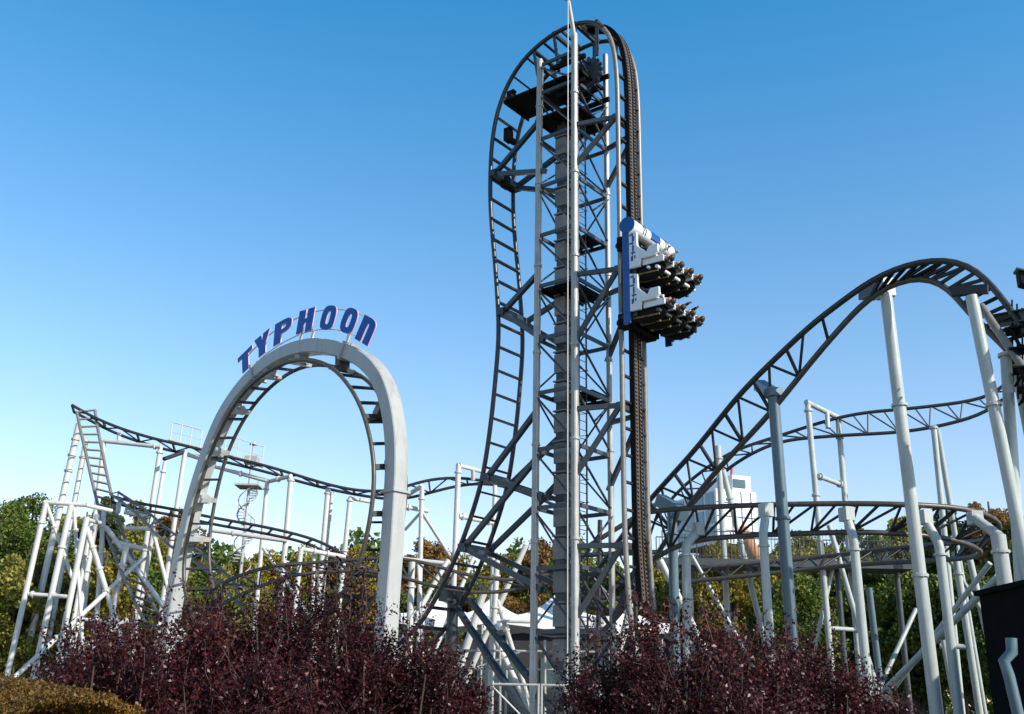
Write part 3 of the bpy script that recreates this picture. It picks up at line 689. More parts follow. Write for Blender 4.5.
# at the right edge: catwalk platform and beams
T = thing('catwalk', 'dark catwalk and grey beam jutting in at the right edge below the crest', 'platform', P(1010, 330, 27))
MB().hbeam(P(991, 322, 27.2), P(1080, 305, 24.5), .3, .34, ZZ).build('beam', M_BRACE, T)
for i, (y, yy) in enumerate(((332, 26.6), (352, 26.2), (371, 26), (390, 26))):
    a = P(1005+i*4, y, yy); 
    MB().beam(a, a+V(3.2, -1.6, 0), .7, .05).build('deck', M_BLACK, T)
    for k in range(5): MB().beam(a+V(.2+k*.5, -.1-k*.25-.4, .02), a+V(.2+k*.5, -.1-k*.25+.5, -.3), .05, .05).build('bracket', M_BLACK, T)
    MB().tube([a+V(0, -.3, -.02), a+V(.3, -.3, -.75)], .05, 6).build('bracket', M_BLACK, T)
for k in range(4): MB().tube([P(1012+k*5, 300+k*4, 26.4), P(1013+k*5, 395+k*4, 26.4)], .025, 6).build('rail_post', M_BLACK, T)
T = thing('floodlight', 'dark floodlight housing poking in at the right edge above the crest', 'lamp', P(1022, 282, 22))
c = P(1023, 283, 22); MB().box(c+V(.25, 0, 0), .7, .3, .34, V(.9, -.2, -.35).normalized(), V(.2, .97, 0)).build('housing', M_BLACK, T, bevel=.03); MB().box(c+V(.22, -.02, .2), .74, .34, .04, V(.9, -.2, -.35).normalized(), V(.2, .97, 0)).build('lid', M_BRACE, T)
MB().tube([c+V(.6, 0, .1), V(c.x+.8, c.y, 0)], .09, 10).build('pole', M_BRACE, T)
# left group
W = dict(m=M_WHITE)
S('outermost leaning white pole at far left with its dangling diagonal', ('post', (46,503,44), (8,672,44), 0.117, True, (.12,)), ('brace', (47,505,44), (72,578,44.6), 0.078, False, (.3, .7)), **W)
S('second leaning white pole from the left edge', ('post', (71,505,44), (33,680,44), 0.125, True, (.25,)), **W)
S('third leaning white pole from the left edge', ('post', (87,517,44), (56,668,44), 0.125, True, ()), **W)
S('white level beams tying the leaning poles together at far left', ('beam', (44,502,44), (86,505,44.3), 0.094, False), ('beam', (86,505,44.3), (112,511,45), 0.094, False), ('beam', (28,594,44), (72,597,44), 0.086, False, (.1, .6)), ('beam', (84,519,44), (100,523,46), 0.094, False), name='tie_beam', **W)
S('white pole with dark bands rising to the far left peak', ('post', (79,424,50), (61,503,50), 0.156, True, (.2, .4, .6)), **W)
S('slimmer white pole just right of the banded one under the far left peak', ('post', (86,440,50.3), (75,499,50.3), 0.125, True, (.3,)), **W)
S('thin white upright between the second and third leaning poles', ('post', (74,508,46), (79,585,45), 0.078, True, (.3, .6)), **W)
S('pair of close white poles leaning behind the third leaning pole', ('post', (97.5,515,46.5), (70,662,45.5), 0.117, True, (.4, .8)), ('post', (92,520,46), (68,650,45), 0.094, True, (.3,)), ('strut', (104,510,47), (98,600,46), 0.109, True, (.2, .5)), name='support_frame', **W)
S('ringed white strut slanting down right behind the steep ladder', ('strut', (86,526,45), (113,612,45.6), 0.117, True, (.25, .5, .75)), **W)
S('long white strut slanting from the ladder foot to the shrub', ('strut', (106,527,46.5), (161,603,46.5), 0.109, True, (.3,)), ('beam', (125,528,46.5), (153,529,47), 0.094, False), ('beam', (112,541,46.5), (143,549,47), 0.117, False), name='support_frame', **W)
S('long low white strut running up right behind the leaning poles', ('strut', (142,559,46.5), (16,676,43), 0.101, True, (.3, .7)), ('strut', (128,620,43.5), (76,652,43.5), 0.117, True, ()), ('beam', (77,619,44), (109,621,44), 0.070, False), name='support_frame', **W)
S('white portal frame carrying the high track nearest the far left peak', ('post', (160.5,447,49.4), (143,562,49.4), 0.117, True, (.05, .9)), ('beam', (103,441,50), (161,447,49.3), 0.101, False, (.9,)), ('post', (104,441,50), (97,500,50), 0.109, True, ()), ('hanger', (119,442,50), (119,434,50.4), 0.109, False), name='support_frame', **W)
S('white portal frame with a dark top bar left of the arch', ('post', (165,462,48.5), (148,562,48.5), 0.094, True, (.1,)), ('beam', (164,459,48.5), (184,452,49.6), 0.101, False, (), M_RAIL), ('post', (185,452,49.6), (166,578,49.6), 0.117, True, ()), ('beam', (180,452,50.3), (215,463,50.5), 0.109, False), ('strut', (152,527,48), (164,574,48), 0.094, True, ()), name='support_frame', **W)
S('white pole leaning down from the low track left of the arch foot', ('post', (127,545,46), (112,613,46), 0.133, True, (.3, .6)), **W)
S('white beam holding the low track beside the arch', ('beam', (124,512,47), (150,517,47.5), 0.101, False), ('hanger', (118,512,47), (119,503,47.5), 0.109, False), name='tie_beam', **W)
# seen through the arch
S('white portal frame seen through the middle of the arch', ('post', (291,478,49), (280,607,49), 0.133, True, (.02,)), ('post', (267,483,50.4), (258,587,50.4), 0.109, True, (.06,)), ('beam', (213,466,50.6), (269,481.5,50.4), 0.101, False, (.5,)), ('beam', (267,482,50.5), (291,476,49), 0.101, False, (.5,)), ('beam', (210,530,48.5), (287,541,48.7), 0.101, False, (.3,)), ('brace', (263,548,49.6), (278,570,49), 0.078, True, ()), name='support_frame', **W)
S('white twin posts under the high track seen inside the right half of the arch', ('post', (328,489,50.3), (320,579,50.3), 0.125, True, (.05,)), ('post', (332,492,51.2), (326,560,51.2), 0.086, True, ()), name='support_frame', **W)
S('white post with a short top bar just inside the right leg of the arch', ('post', (350,498,50.3), (341,587,50.3), 0.117, True, (.03, .6)), ('beam', (349,498,50.3), (372,502,51), 0.094, False), name='support_frame', **W)
S('low white portal frame beside the shrub seen through the arch', ('post', (301,549,45), (296,598,45), 0.109, True, ()), ('post', (314,551,45.6), (313,590,45.6), 0.078, True, ()), ('beam', (301,549,45), (345,557,46), 0.101, False, (.3, .6)), name='support_frame', **W)
# between arch and tower
S('white braced frame directly right of the arch', ('post', (422,486,49), (419,620,49), 0.117, True, (.1, .6)), ('beam', (406,496,50), (422,486,49), 0.109, False), ('beam', (400,506,49), (428,511,49.6), 0.109, False, (.3,)), ('brace', (422,512,49), (450,556,49), 0.094, False, (.9,), M_TOWER), ('brace', (422,511,49), (405,530,49.5), 0.070, False), ('beam', (402,559,47), (452,564,47), 0.101, False), name='support_frame', **W)
S('tall white portal frame between arch and tower', ('post', (458.5,466,49), (453,600,49), 0.133, True, (.05,)), ('post', (495,485,50), (492,600,50), 0.109, True, ()), ('beam', (457,465,49), (484,472,50), 0.101, False, (.1,)), ('hanger', (473,470,49.6), (473,480,49.8), 0.101, False), ('beam', (459,516,49), (494,523,50), 0.117, False, (.1, .85)), name='support_frame', **W)
S('long white raking post behind the drop, leaning right', ('post', (526,545,46), (498,608,46), 0.125, True, (.3,)), **W)
S('long white raking post low beside the dark struts', ('post', (484,592,42), (455,683,42), 0.148, True, (.4,)), **W)
S('white upright post behind the dark struts', ('post', (497,560,44), (493,640,44), 0.125, True, (.2, .6)), ('strut', (497,600,44), (516,660,44.5), 0.101, True, (.2, .5)), ('beam', (498,621,44), (530,622,44), 0.062, False), ('strut', (481,610,43), (503,655,43), 0.117, True, (.2, .4, .6)), name='support_frame', **W)
S('thick white post just right of the arch foot', ('post', (412,562,42), (409,646,42), 0.133, True, (.3,)), ('strut', (418,562,43), (421,620,43), 0.078, True, ()), **W)
S('white raking pair of struts crossing under the low curve', ('strut', (448,560,44), (402,640,43), 0.109, True, ()), ('strut', (456,563,44), (412,634,43.4), 0.078, True, ()), ('strut', (474,556,45), (440,640,44), 0.094, True, ()), name='brace_frame', **W)
S('white raking post behind the tower on its right side', ('post', (640,560,41), (618,660,41), 0.133, True, (.4,)), ('strut', (660,560,41), (700,640,41), 0.133, True, (.4,)), ('beam', (600,600,42), (650,598,42), 0.070, False), name='support_frame', **W)
S('grey cross braced frame behind the lattice tower', ('post', (600,520,40), (598,640,40), 0.094, True, ()), ('post', (634,520,40), (636,640,40), 0.094, True, ()), ('beam', (560,556,40), (660,552,40), 0.094, False), ('beam', (560,596,40), (655,600,40), 0.094, False), ('brace', (590,545,40), (655,505,40), 0.094, False), ('brace', (585,610,40), (650,560,40), 0.078, False), ('brace', (560,540,40), (612,600,40), 0.078, False), name='brace_frame', m=M_RAIL)
S('grey lattice of low service frames beneath the tents', ('post', (500,640,40), (500,690,40), 0.047, True, ()), ('post', (545,640,40), (545,690,40), 0.047, True, ()), ('post', (430,640,40), (430,690,40), 0.047, True, ()), ('beam', (425,650,40), (600,652,40), 0.047, False), ('beam', (425,668,40), (600,670,40), 0.039, False), ('brace', (430,668,40), (470,650,40), 0.039, False), ('brace', (475,668,40), (520,652,40), 0.039, False), name='brace_frame', m=M_TOWER)

# ================================================================== TRAIN
zt1 = onplane(620, 327, pl0, g).z; zt0 = onplane(620, 222, pl0, g).z
lp = Vector((near[30].x, near[30].y, 0))+g*GA/2
def TL(a, b, z): return lp + u*(a+.18) + g*b + ZZ*(z-.22)           # a: out from the track, b: across, z: height
zc = zt1
train = thing('coaster_car', 'blue and white coaster car full of riders climbing straight up the lift', 'coaster car', TL(.3, 0, zc))
HW = 1.32
# chassis
mb = MB(); mb.box(TL(.28, 0, zc+1.75), .22, 1.5, 3.3, u, g); mb.build('chassis', M_BLACK, train)
for z in (zc+.35, zc+3.1):
    for s_ in (-1, 1):
        mb = MB()
        mb.box(TL(0, s_*(GA/2), z), .42, .3, .5, u, g)
        for a, zz in ((.2, .15), (.2, -.15), (-.2, 0)): mb.disc(TL(a, s_*(GA/2), z+zz), g, .13, .12)
        mb.disc(TL(0, s_*(GA/2+.2), z), u, .12, .1)
        mb.build('wheel_carrier', M_BLACK, train)
def side_profile(): 
    return [(.36, -.02), (.62, -.02), (.62, 1.2), (.52, 1.3), (.62, 1.45), (.62, 3.2), (.36, 3.45)]
for s_ in (-1, 1):
    b0 = s_*HW; mb = MB(); pr = [(.30, 0), (.56, 0), (.56, 3.35), (.30, 3.55)]
    mb.add([TL(a, b0-s_*.04, zc+z) for a, z in pr]+[TL(a, b0+s_*.04, zc+z) for a, z in pr], [[0, 1, 2, 3], [7, 6, 5, 4], [0, 4, 5, 1], [1, 5, 6, 2], [2, 6, 7, 3], [3, 7, 4, 0]])
    mb.build('side_panel', M_TBLUE, train, bevel=.02)
    for zr in (.38, 1.85):
        if s_ > 0: continue
        pr = [(.56, 0), (.92, 0), (.98, .25), (1.5, .25), (1.62, .36), (1.62, .62), (1.30, .62), (1.2, .45), (.98, .62), (.86, .75), (.86, 1.22), (.56, 1.3)]
        mb = MB(); mb.add([TL(a, b0-.05, zc+zr+z) for a, z in pr]+[TL(a, b0+.05, zc+zr+z) for a, z in pr], [list(range(12))[::-1], list(range(12, 24))]+[[i, (i+1) % 12, 12+(i+1) % 12, 12+i] for i in range(12)])
        sp = mb.build('side_shell', M_TWHITE, train, bevel=.015)
        mb = MB(); bb_ = b0+s_*.056
        for (a, z, sa, sz) in ((.66, .32, .05, .16), (.72, .52, .16, .05), (.72, .68, .05, .2), (.66, .86, .16, .05), (.74, 1.02, .05, .18), (.66, 1.16, .14, .05), (.78, .36, .04, .1)):
            mb.box(TL(a, bb_, zc+zr+z), sa, .012, sz, u, g)
        mb.box(TL(.70, bb_, zc+zr+.74), .022, .012, .98, u, g); mb.build('emblem', M_TBLUE, sp)
# nose roll at the top, with blue ends
mb = MB(); mb.tube([TL(.50, -HW-.02, zc+3.42), TL(.50, HW+.02, zc+3.42)], .27, 20)
ns = mb.build('nose_roll', M_TWHITE, train)
MB().tube([TL(.50, -HW-.06, zc+3.42), TL(.50, -HW-.015, zc+3.42)], .285, 20).tube([TL(.50, HW+.015, zc+3.42), TL(.50, HW+.06, zc+3.42)], .285, 20).build('roll_cap', M_TBLUE, ns)
mb = MB()
mb.tube([TL(.512, -.25, zc+3.428), TL(.512, .35, zc+3.428)], .266, 20); mb.build('stripe', M_TBLUE, ns)
mb = MB()
for b_ in (-.75, -.62, .7, .85): mb.tube([TL(.512, b_, zc+3.432), TL(.512, b_+.05, zc+3.432)], .268, 20)
mb.build('lettering', M_BLACK, ns)
mb = MB(); 
mb.box(TL(.62, 0, zc+2.0), .14, 2*HW-.2, .1, u, g)
mb.tube([TL(1.2, -HW+.02, zc+1.78), TL(1.45, HW-.05, zc+1.78)], .05, 8)
mb.build('crossbar', M_TWHITE, train)
# seats and riders
SEATM = mat('black seat moulding', (.02, .02, .022), .35, 0, .2, 8)
SKINM = mat('skin', (.42, .24, .17), .55, 0, .06, 20)
HAIRM = mat('dark brown hair', (.03, .018, .012), .55, 0, .3, 30)
CLM = [mat('black jacket cloth', (.015, .015, .018), .8, 0, .2, 20), mat('white shirt cloth', (.7, .7, .68), .8, 0, .1, 20), mat('navy jacket cloth', (.02, .03, .07), .8, 0, .2, 20), mat('dark red sweater cloth', (.10, .02, .02), .8, 0, .2, 20)]
JEAN = mat('dark denim', (.02, .03, .06), .85, 0, .2, 30)
SHOE = mat('shoe leather', (.03, .03, .03), .5, 0, .2, 30)
def skinmesh(name, V_, E, rad, m, parent, sub=1):
    off = ROOT[parent] if parent.parent is None else ROOT[parent.parent]
    me = bpy.data.meshes.new(name); me.from_pydata([tuple(v-off) for v in V_], E, []); me.update(); me.materials.append(m)
    o = bpy.data.objects.new(name, me); col.objects.link(o); o.parent = parent
    md = o.modifiers.new('skin', 'SKIN'); md.use_smooth_shade = True
    sk = me.skin_vertices if len(me.skin_vertices) else None
    if sk is None:
        me.attributes  # layer is created by the modifier on first evaluation
        import bmesh
        bm = bmesh.new(); bm.from_mesh(me); bm.verts.layers.skin.verify(); bm.to_mesh(me); bm.free()
    for i, r in enumerate(rad):
        d_ = me.skin_vertices[0].data[i]; d_.radius = (r, r); d_.use_root = (i == 0)
    ss = o.modifiers.new('sub', 'SUBSURF'); ss.levels = sub; ss.render_levels = sub
    return o
def seat_frame(b, zr):
    """rider's frame: up = away from the track, forward = up the lift"""
    return lambda x, y, z: TL(.84+z, b+x, zc+zr+y)      # x right, y forward, z up
def rider(b, zr, cloth, label, arms=0):
    F = seat_frame(b, zr); root = thing('person', label, 'person', F(0, 0, .2), 'riders on the climbing car')
    pel, che, nk, hd, ht = F(0, .12, .28), F(0, .08, .62), F(0, .10, .80), F(0, .13, .92), F(0, .13, 1.02)
    vs = [pel, F(0, .09, .46), che, nk, hd, ht]; es = [(0, 1), (1, 2), (2, 3), (3, 4), (4, 5)]; ra = [.15, .15, .16, .07, .125, .10]
    cv = [F(0, .12, .26), F(0, .09, .46), F(0, .08, .62), F(0, .09, .74)]; ce = [(0, 1), (1, 2), (2, 3)]; cr = [.17, .18, .19, .10]
    for s in (-1, 1):
        k = len(vs)
        if arms: sh, el, wr, hn = F(s*.18, .10, .70), F(s*.26, .28, .86), F(s*.25, .36, 1.08), F(s*.24, .38, 1.18)
        else: sh, el, wr, hn = F(s*.18, .10, .70), F(s*.22, .22, .50), F(s*.12, .38, .62), F(s*.10, .42, .68)
        vs += [sh, el, wr, hn]; es += [(2, k), (k, k+1), (k+1, k+2), (k+2, k+3)]; ra += [.06, .045, .032, .04]
        c = len(cv); cv += [sh, el, wr]; ce += [(2, c), (c, c+1), (c+1, c+2)]; cr += [.075, .06, .045]
        k = len(vs); hp, kn, an, to = F(s*.10, .16, .26), F(s*.12, .56, .32), F(s*.12, .66, -.08), F(s*.12, .80, -.12)
        vs += [hp, kn, an, to]; es += [(0, k), (k, k+1), (k+1, k+2), (k+2, k+3)]; ra += [.085, .06, .04, .035]
    body = skinmesh('body', vs, es, ra, SKINM, root)
    skinmesh('top', cv, ce, cr, cloth, body)
    tv = [pel]; te = []; trd = [.14]
    for s in (-1, 1):
        k = len(tv); tv += [F(s*.10, .16, .26), F(s*.12, .56, .32), F(s*.12, .655, -.03)]; te += [(0, k), (k, k+1), (k+1, k+2)]; trd += [.1, .075, .055]
    skinmesh('trousers', tv, te, trd, JEAN, body)
    hv = [F(0, .03, .90), F(0, .06, 1.02), F(0, .12, 1.07), F(0, .19, 1.055)]
    skinmesh('hair', hv, [(0, 1), (1, 2), (2, 3)], [.11, .12, .11, .06], HAIRM, body)
    mb = MB()
    mb.box(F(0, .235, .94), .03, .03, .035, g, ZZ, u)
    for s in (-1, 1): mb.box(F(s*.035, .222, .965), .022, .01, .012, g, ZZ, u); mb.box(F(s*.1, .12, .95), .02, .04, .05, g, ZZ, u)
    mb.build('face_features', SKINM, body)
    mb = MB()
    for s in (-1, 1): mb.box(F(s*.12, .74, -.13), .1, .27, .09, g, ZZ, u)
    mb.build('shoes', SHOE, body, bevel=.02)
seatb = [-.96, -.32, .32, .96]
for ri, zr in enumerate((1.95, .48)):
    for si, b in enumerate(seatb):
        F = seat_frame(b, zr)
        mb = MB()
        for (y0, z0, y1, z1, w_, t_) in ((.0, .12, .0, .86, .50, .09), (0, .12, .42, .16, .5, .1)):
            mb.beam(F(0, y0, z0), F(0, y1, z1), w_, t_, (ZZ if y0 == y1 else u))
        mb.box(F(0, -.04, .92), .26, .1, .2, g, ZZ, u)
        st = mb.build('seat', SEATM, train, bevel=.02)
        for s in (-1, 1): MB().beam(F(s*.27, .05, .15), F(s*.27, .05, .9), .05, .2, ZZ).build('bolster', M_TWHITE, st)
        MB().tube([F(-.17, .05, .85), F(-.17, .28, .78), F(-.14, .34, .5), F(0, .36, .42), F(.14, .34, .5), F(.17, .28, .78), F(.17, .05, .85)], .035, 8).build('restraint', M_TWHITE, st)
        MB().disc(F(0, -.1, .6), g, .07, .3).box(F(.1, -.1, .35), .05, .08, .3, g, ZZ, u).build('hinge', M_GOLD, st)
    for b in seatb:
        mb = MB(); pr_ = [TL(a, b, zc+zr-.10-.12*math.sin(math.pi*(a-.45)/1.2)) for a in np.linspace(.45, 1.6, 7)]
        mb.tube(pr_, [.14, .21, .24, .25, .24, .21, .14], 12); mb.build('seat_shell', M_BLACK, train)
        mb = MB()
        for a in (.7, 1.0, 1.3): mb.box(TL(a, b+.1, zc+zr-.40), .10, .12, .07, u, g)
        mb.tube([TL(.55, b-.2, zc+zr-.28), TL(1.5, b-.2, zc+zr-.3)], .035, 6); mb.build('hinge_bracket', M_GOLD if b < 0 else M_BRACE, train)
    MB().tube([TL(1.5, -HW+.05, zc+zr-.2), TL(1.5, HW-.1, zc+zr-.2)], .06, 8).build('rear_rail', M_TWHITE if ri == 0 else M_BRACE, train)
    MB().box(TL(.62, 0, zc+zr-.12), .24, 2*HW-.14, .3, u, g).build('floor_pan', SEATM, train, bevel=.03)
rl = [('front row rider nearest the camera in a white shirt', 1, 1), ('front row rider second from the near side in dark clothes', 0, 0), ('front row rider third from the near side in dark clothes', 2, 0), ('front row rider at the far outer end in dark clothes', 0, 0),
      ('back row rider nearest the camera in dark clothes', 0, 0), ('back row rider second from the near side in dark clothes', 2, 0), ('back row rider third from the near side in dark clothes', 0, 1), ('back row rider at the far outer end in dark red', 3, 0)]
for i, (lab, c_, ar) in enumerate(rl): rider(seatb[i % 4], (1.95, .48)[i//4], CLM[c_], lab+', strapped in and facing up', ar)

# ================================================================== BUILDINGS
# station footbridge
T = thing('footbridge', 'grey footbridge with fine railings crossing low behind the wide turn', 'footbridge', P(780, 566, 43).xy.to_3d())
a = P(660, 572, 43); b = P(905, 560, 43); b.z = a.z = (a.z+b.z)/2
MB().beam(a, b, 1.8, .28).build('deck', M_BRACE, T)
for s in (-1, 1):
    off = V(0, s*.88, .14)
    MB().tube([a+off+ZZ*1.1, b+off+ZZ*1.1], .025, 6).tube([a+off+ZZ*.1, b+off+ZZ*.1], .015, 6).build('handrail', M_BRACE, T)
    mb = MB(); L_ = (b-a).length
    for x in np.arange(0, L_, .14): mb.tube([a+off+(b-a)*(x/L_), a+off+(b-a)*(x/L_)+ZZ*1.1], .008 if (int(x/.14) % 10) else .024, 4, cap=False)
    tag(mb.build('balusters', M_BRACE, T), kind='stuff')
for f in (.12, .42, .72, .96):
    p = a.lerp(b, f); MB().tube([p, V(p.x, p.y, 0)], .12, 10).build('post', M_BRACE, T)
# white building
def at(x, y, Y): return P(x, y, Y)
Y0 = 66
T = thing('white_building', 'white clad block with a raised cabin and dark window behind the slope', 'building', P(720, 600, Y0).xy.to_3d())
a = P(699, 488, Y0); b = P(748, 509, Y0); base = P(720, 510, Y0)
w_ = b.x-a.x; ztop = a.z; 
c = V((a.x+b.x)/2, Y0+3, ztop/2); rot = R(22); ax = V(math.cos(rot), math.sin(rot), 0); ay = V(-math.sin(rot), math.cos(rot), 0)
wc = V(c.x, c.y, ztop-1.75)
MB().box(wc, w_*1.0, 5.2, 3.5, ax, ay).build('wall', M_BLDW, T)
MB().box(V(c.x, c.y, (ztop-3.5)/2), w_*.4, 2.4, ztop-3.52, ax, ay).build('core', M_BROWN, T)
c2 = P(736, 486, Y0); cc_ = V(c2.x, Y0+2.2, (c2.z+ztop)/2+.3)
MB().box(cc_, w_*.46, 3, P(736, 478, Y0).z-ztop+.6, ax, ay).build('cabin', M_BLDW, T)
MB().box(cc_-ay*1.52+ZZ*.1-ax*.2, w_*.3, .06, .55, ax, ay).build('window', M_GLASS, T)
mb = MB()
for k in range(3): mb.box(wc+ZZ*(.9-k*.9)-ay*2.62, w_*.98, .03, .05, ax, ay)
for k in range(4): mb.box(wc-ay*2.62+ax*(k-1.5)*w_*.24, .05, .03, 3.4, ax, ay)
mb.build('cladding_joint', M_BRACE, T)
MB_ = mat('pale blue facade glass', (.16, .28, .34), .15, 0, .1, 1)
for k in range(4):
    for q_ in range(3): MB().box(wc+ZZ*(1.15-q_*1.12)-ax*(w_*.5+.02)+ay*(k-1.5)*1.22, .05, .95, .9, ax, ay).build('window', MB_, T)
MB().tube([P(732, 480, Y0+2), P(732, 465, Y0+2)], .12, 8).build('pole', mat('pink pole paint', (.5, .15, .2), .5), T)
o = MB().tube([P(741, 530, 60), P(762, 568, 58.5)], .38, 16).tube([P(762, 568, 58.5), ext(P(762, 568, 58.5), P(762.2, 580, 58.5))], .12, 8).build('chute', M_ORANGE, None, loc=P(750, 640, 60)); tag(o, 'faded orange sloping tube under the white building', 'tube')
# tents
def tent(label, cx, cy, ex, ey, wpx, Y, hpx, group='white pointed tents'):
    c = P(cx, cy, Y); e = P(cx, ey, Y).z; hw = wpx/2/(FPX/(Y*1.02)); n = 12
    T = thing('tent', label, 'tent', (c.x, Y, 0), group)
    vs = []; N_ = 16
    for r in range(n+1):
        f = r/n
        for k in range(N_*1):
            q = 2*math.pi*k/N_; sq = 1/max(abs(math.cos(q)), abs(math.sin(q)))
            rad = hw*f*sq; z = e+(c.z-e)*((1-f)**1.9)-.15*math.cos(4*q)*f*f
            vs.append(V(c.x+rad*math.cos(q), Y+rad*math.sin(q), z))
    fs = [[r*N_+k, r*N_+(k+1) % N_, (r+1)*N_+(k+1) % N_, (r+1)*N_+k] for r in range(n) for k in range(N_)]
    MB().add(vs, fs, True).build('canopy', M_TENT, T)
    lo = vs[-N_:]; 
    MB().add(lo+[v-ZZ*.45 for v in lo], [[k, (k+1) % N_, N_+(k+1) % N_, N_+k] for k in range(N_)]).build('valance', M_TENT, T)
    for sx in (-1, 1):
        for sy in (-1, 1): MB().tube([V(c.x+sx*hw*.96, Y+sy*hw*.96, 0), V(c.x+sx*hw*.96, Y+sy*hw*.96, e)], .06, 8).build('pole', M_TOWER, T)
tent('white pointed tent nearest the arch', 441, 594, 0, 620, 86, 52, 0)
tent('white pointed tent just left of the lattice tower', 492, 597, 0, 622, 84, 53, 0)
tent('white pointed tent directly behind the lattice tower', 556, 594, 0, 622, 96, 51, 0)
tent('white pointed tent right behind the chain lift', 625, 606, 0, 628, 84, 54, 0)
# dark service building behind the tents
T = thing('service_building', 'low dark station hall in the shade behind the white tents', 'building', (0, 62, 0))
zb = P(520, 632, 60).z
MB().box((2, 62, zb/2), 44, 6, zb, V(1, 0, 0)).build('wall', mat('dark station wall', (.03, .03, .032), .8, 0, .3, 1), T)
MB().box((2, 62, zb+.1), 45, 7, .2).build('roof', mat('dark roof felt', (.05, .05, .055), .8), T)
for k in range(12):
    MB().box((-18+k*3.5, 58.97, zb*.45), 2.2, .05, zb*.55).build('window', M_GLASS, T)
# black shed at the lower right
T = thing('black_shed', 'black timber shed filling the lower right corner', 'shed', (12.9, 24, 0))
xs = P(986, 650, 26).x; zs = P(986, 596, 26).z
MB().box((xs+3, 24.5, zs/2), 6, 3, zs).build('wall', M_DARKW, T)
mb = MB()
for k in range(24): mb.box((xs+.13+k*.25, 22.985, zs/2), .02, .03, zs)
mb.build('plank_joint', M_BLACK, T)
MB().box((xs+3, 24.4, zs+.06), 6.2, 3.4, .12).build('roof', M_DARKW, T)
MB().box((xs+9.4, 26, 3.3), 7.6, 7, 6.6).build('unseen_wing', M_DARKW, T)  # unseen wing out of frame, added to cast shadow on the lower posts
p0, p1 = P(1009, 676, 21), P(1018, 714, 21)
o = MB().tube([p0+V(.14, 0, .72), p0+V(.12, 0, .45), p0+V(-.06, 0, .28), p0, ext(p0, p1)], .11, 12).build('vent_pipe', M_POSTD, None, loc=ext(p0, p1)); tag(o, 'blue grey bent vent pipe standing before the black shed', 'pipe')
# spiral stair mast far away
T = thing('spiral_mast', 'thin far mast wrapped in a spiral stair, seen through the left of the arch', 'tower', P(244, 640, 72).xy.to_3d())
mt = P(253.5, 444, 72); cx, cy = mt.x, 72
MB().tube([V(cx, cy, 0), V(cx, cy, mt.z-1.5)], .17, 10, .1).build('mast', M_TOWER, T)
MB().tube([V(cx, cy, mt.z-1.5), V(cx, cy, mt.z)], .05, 6).disc(V(cx, cy, mt.z), ZZ, .28, .12).tube([V(cx, cy, mt.z-3.2), V(cx, cy, mt.z)], .06, 6).box((cx, cy, mt.z-1.2), .9, .9, .5).box((cx, cy, mt.z-3.1), 1.7, 1.7, .12).build('head', M_TOWER, T)
mb = MB(); zz = 3.0; q = 0; rp = []; rp2 = []
while zz < mt.z-3.2:
    x, y = math.cos(q), math.sin(q); sgn = 1
    mb.add([V(cx, cy, zz), V(cx+x*.62-y*.14, cy+y*.62+x*.14, zz), V(cx+x*.62+y*.14, cy+y*.62-x*.14, zz), V(cx, cy, zz-.06), V(cx+x*.62-y*.14, cy+y*.62+x*.14, zz-.06), V(cx+x*.62+y*.14, cy+y*.62-x*.14, zz-.06)], [[0, 1, 2], [3, 5, 4], [1, 4, 5, 2], [0, 3, 4, 1], [2, 5, 3, 0]])
    rp.append(V(cx+x*.64, cy+y*.64, zz+1.0)); rp2.append(V(cx+x*.64, cy+y*.64, zz)); zz += .2; q += R(24)
tag(mb.build('step', M_TOWER, T), kind='stuff')
mb = MB().tube(rp, .04, 5).tube(rp2, .05, 5)
for a, b in list(zip(rp, rp2))[::2]: mb.tube([a, b], .02, 4)
mb.build('handrail', M_TOWER, T)
# small white hut on the brake run deck
T = thing('handrail_deck', 'pale maintenance deck with thin handrail on the high track left of the arch', 'platform', P(175, 446, 51.5))
a = P(170, 441, 51.6); b = P(200, 449, 51.6)
MB().beam(a, b, .9, .06).build('deck', M_WHITE, T)
for s in (0, .33, .66, 1): MB().tube([a.lerp(b, s), a.lerp(b, s)+ZZ*1.0], .03, 6).build('rail_post', M_WHITE, T)
MB().tube([a+ZZ, b+ZZ], .03, 6).tube([a+ZZ*.5, b+ZZ*.5], .02, 6).build('handrail', M_WHITE, T)
T = thing('handrail_deck', 'pale maintenance deck with thin handrail beside the high track seen inside the arch', 'platform', P(225, 455, 51.5))
a = P(212, 450, 51.6); b = P(262, 466, 51.6)
MB().beam(a, b, .9, .06).build('deck', M_WHITE, T)
for s in (0, .25, .5, .75, 1): MB().tube([a.lerp(b, s), a.lerp(b, s)+ZZ*1.0], .025, 6).build('rail_post', M_WHITE, T)
MB().tube([a+ZZ, b+ZZ], .025, 6).tube([a+ZZ*.5, b+ZZ*.5], .02, 6).build('handrail', M_WHITE, T)

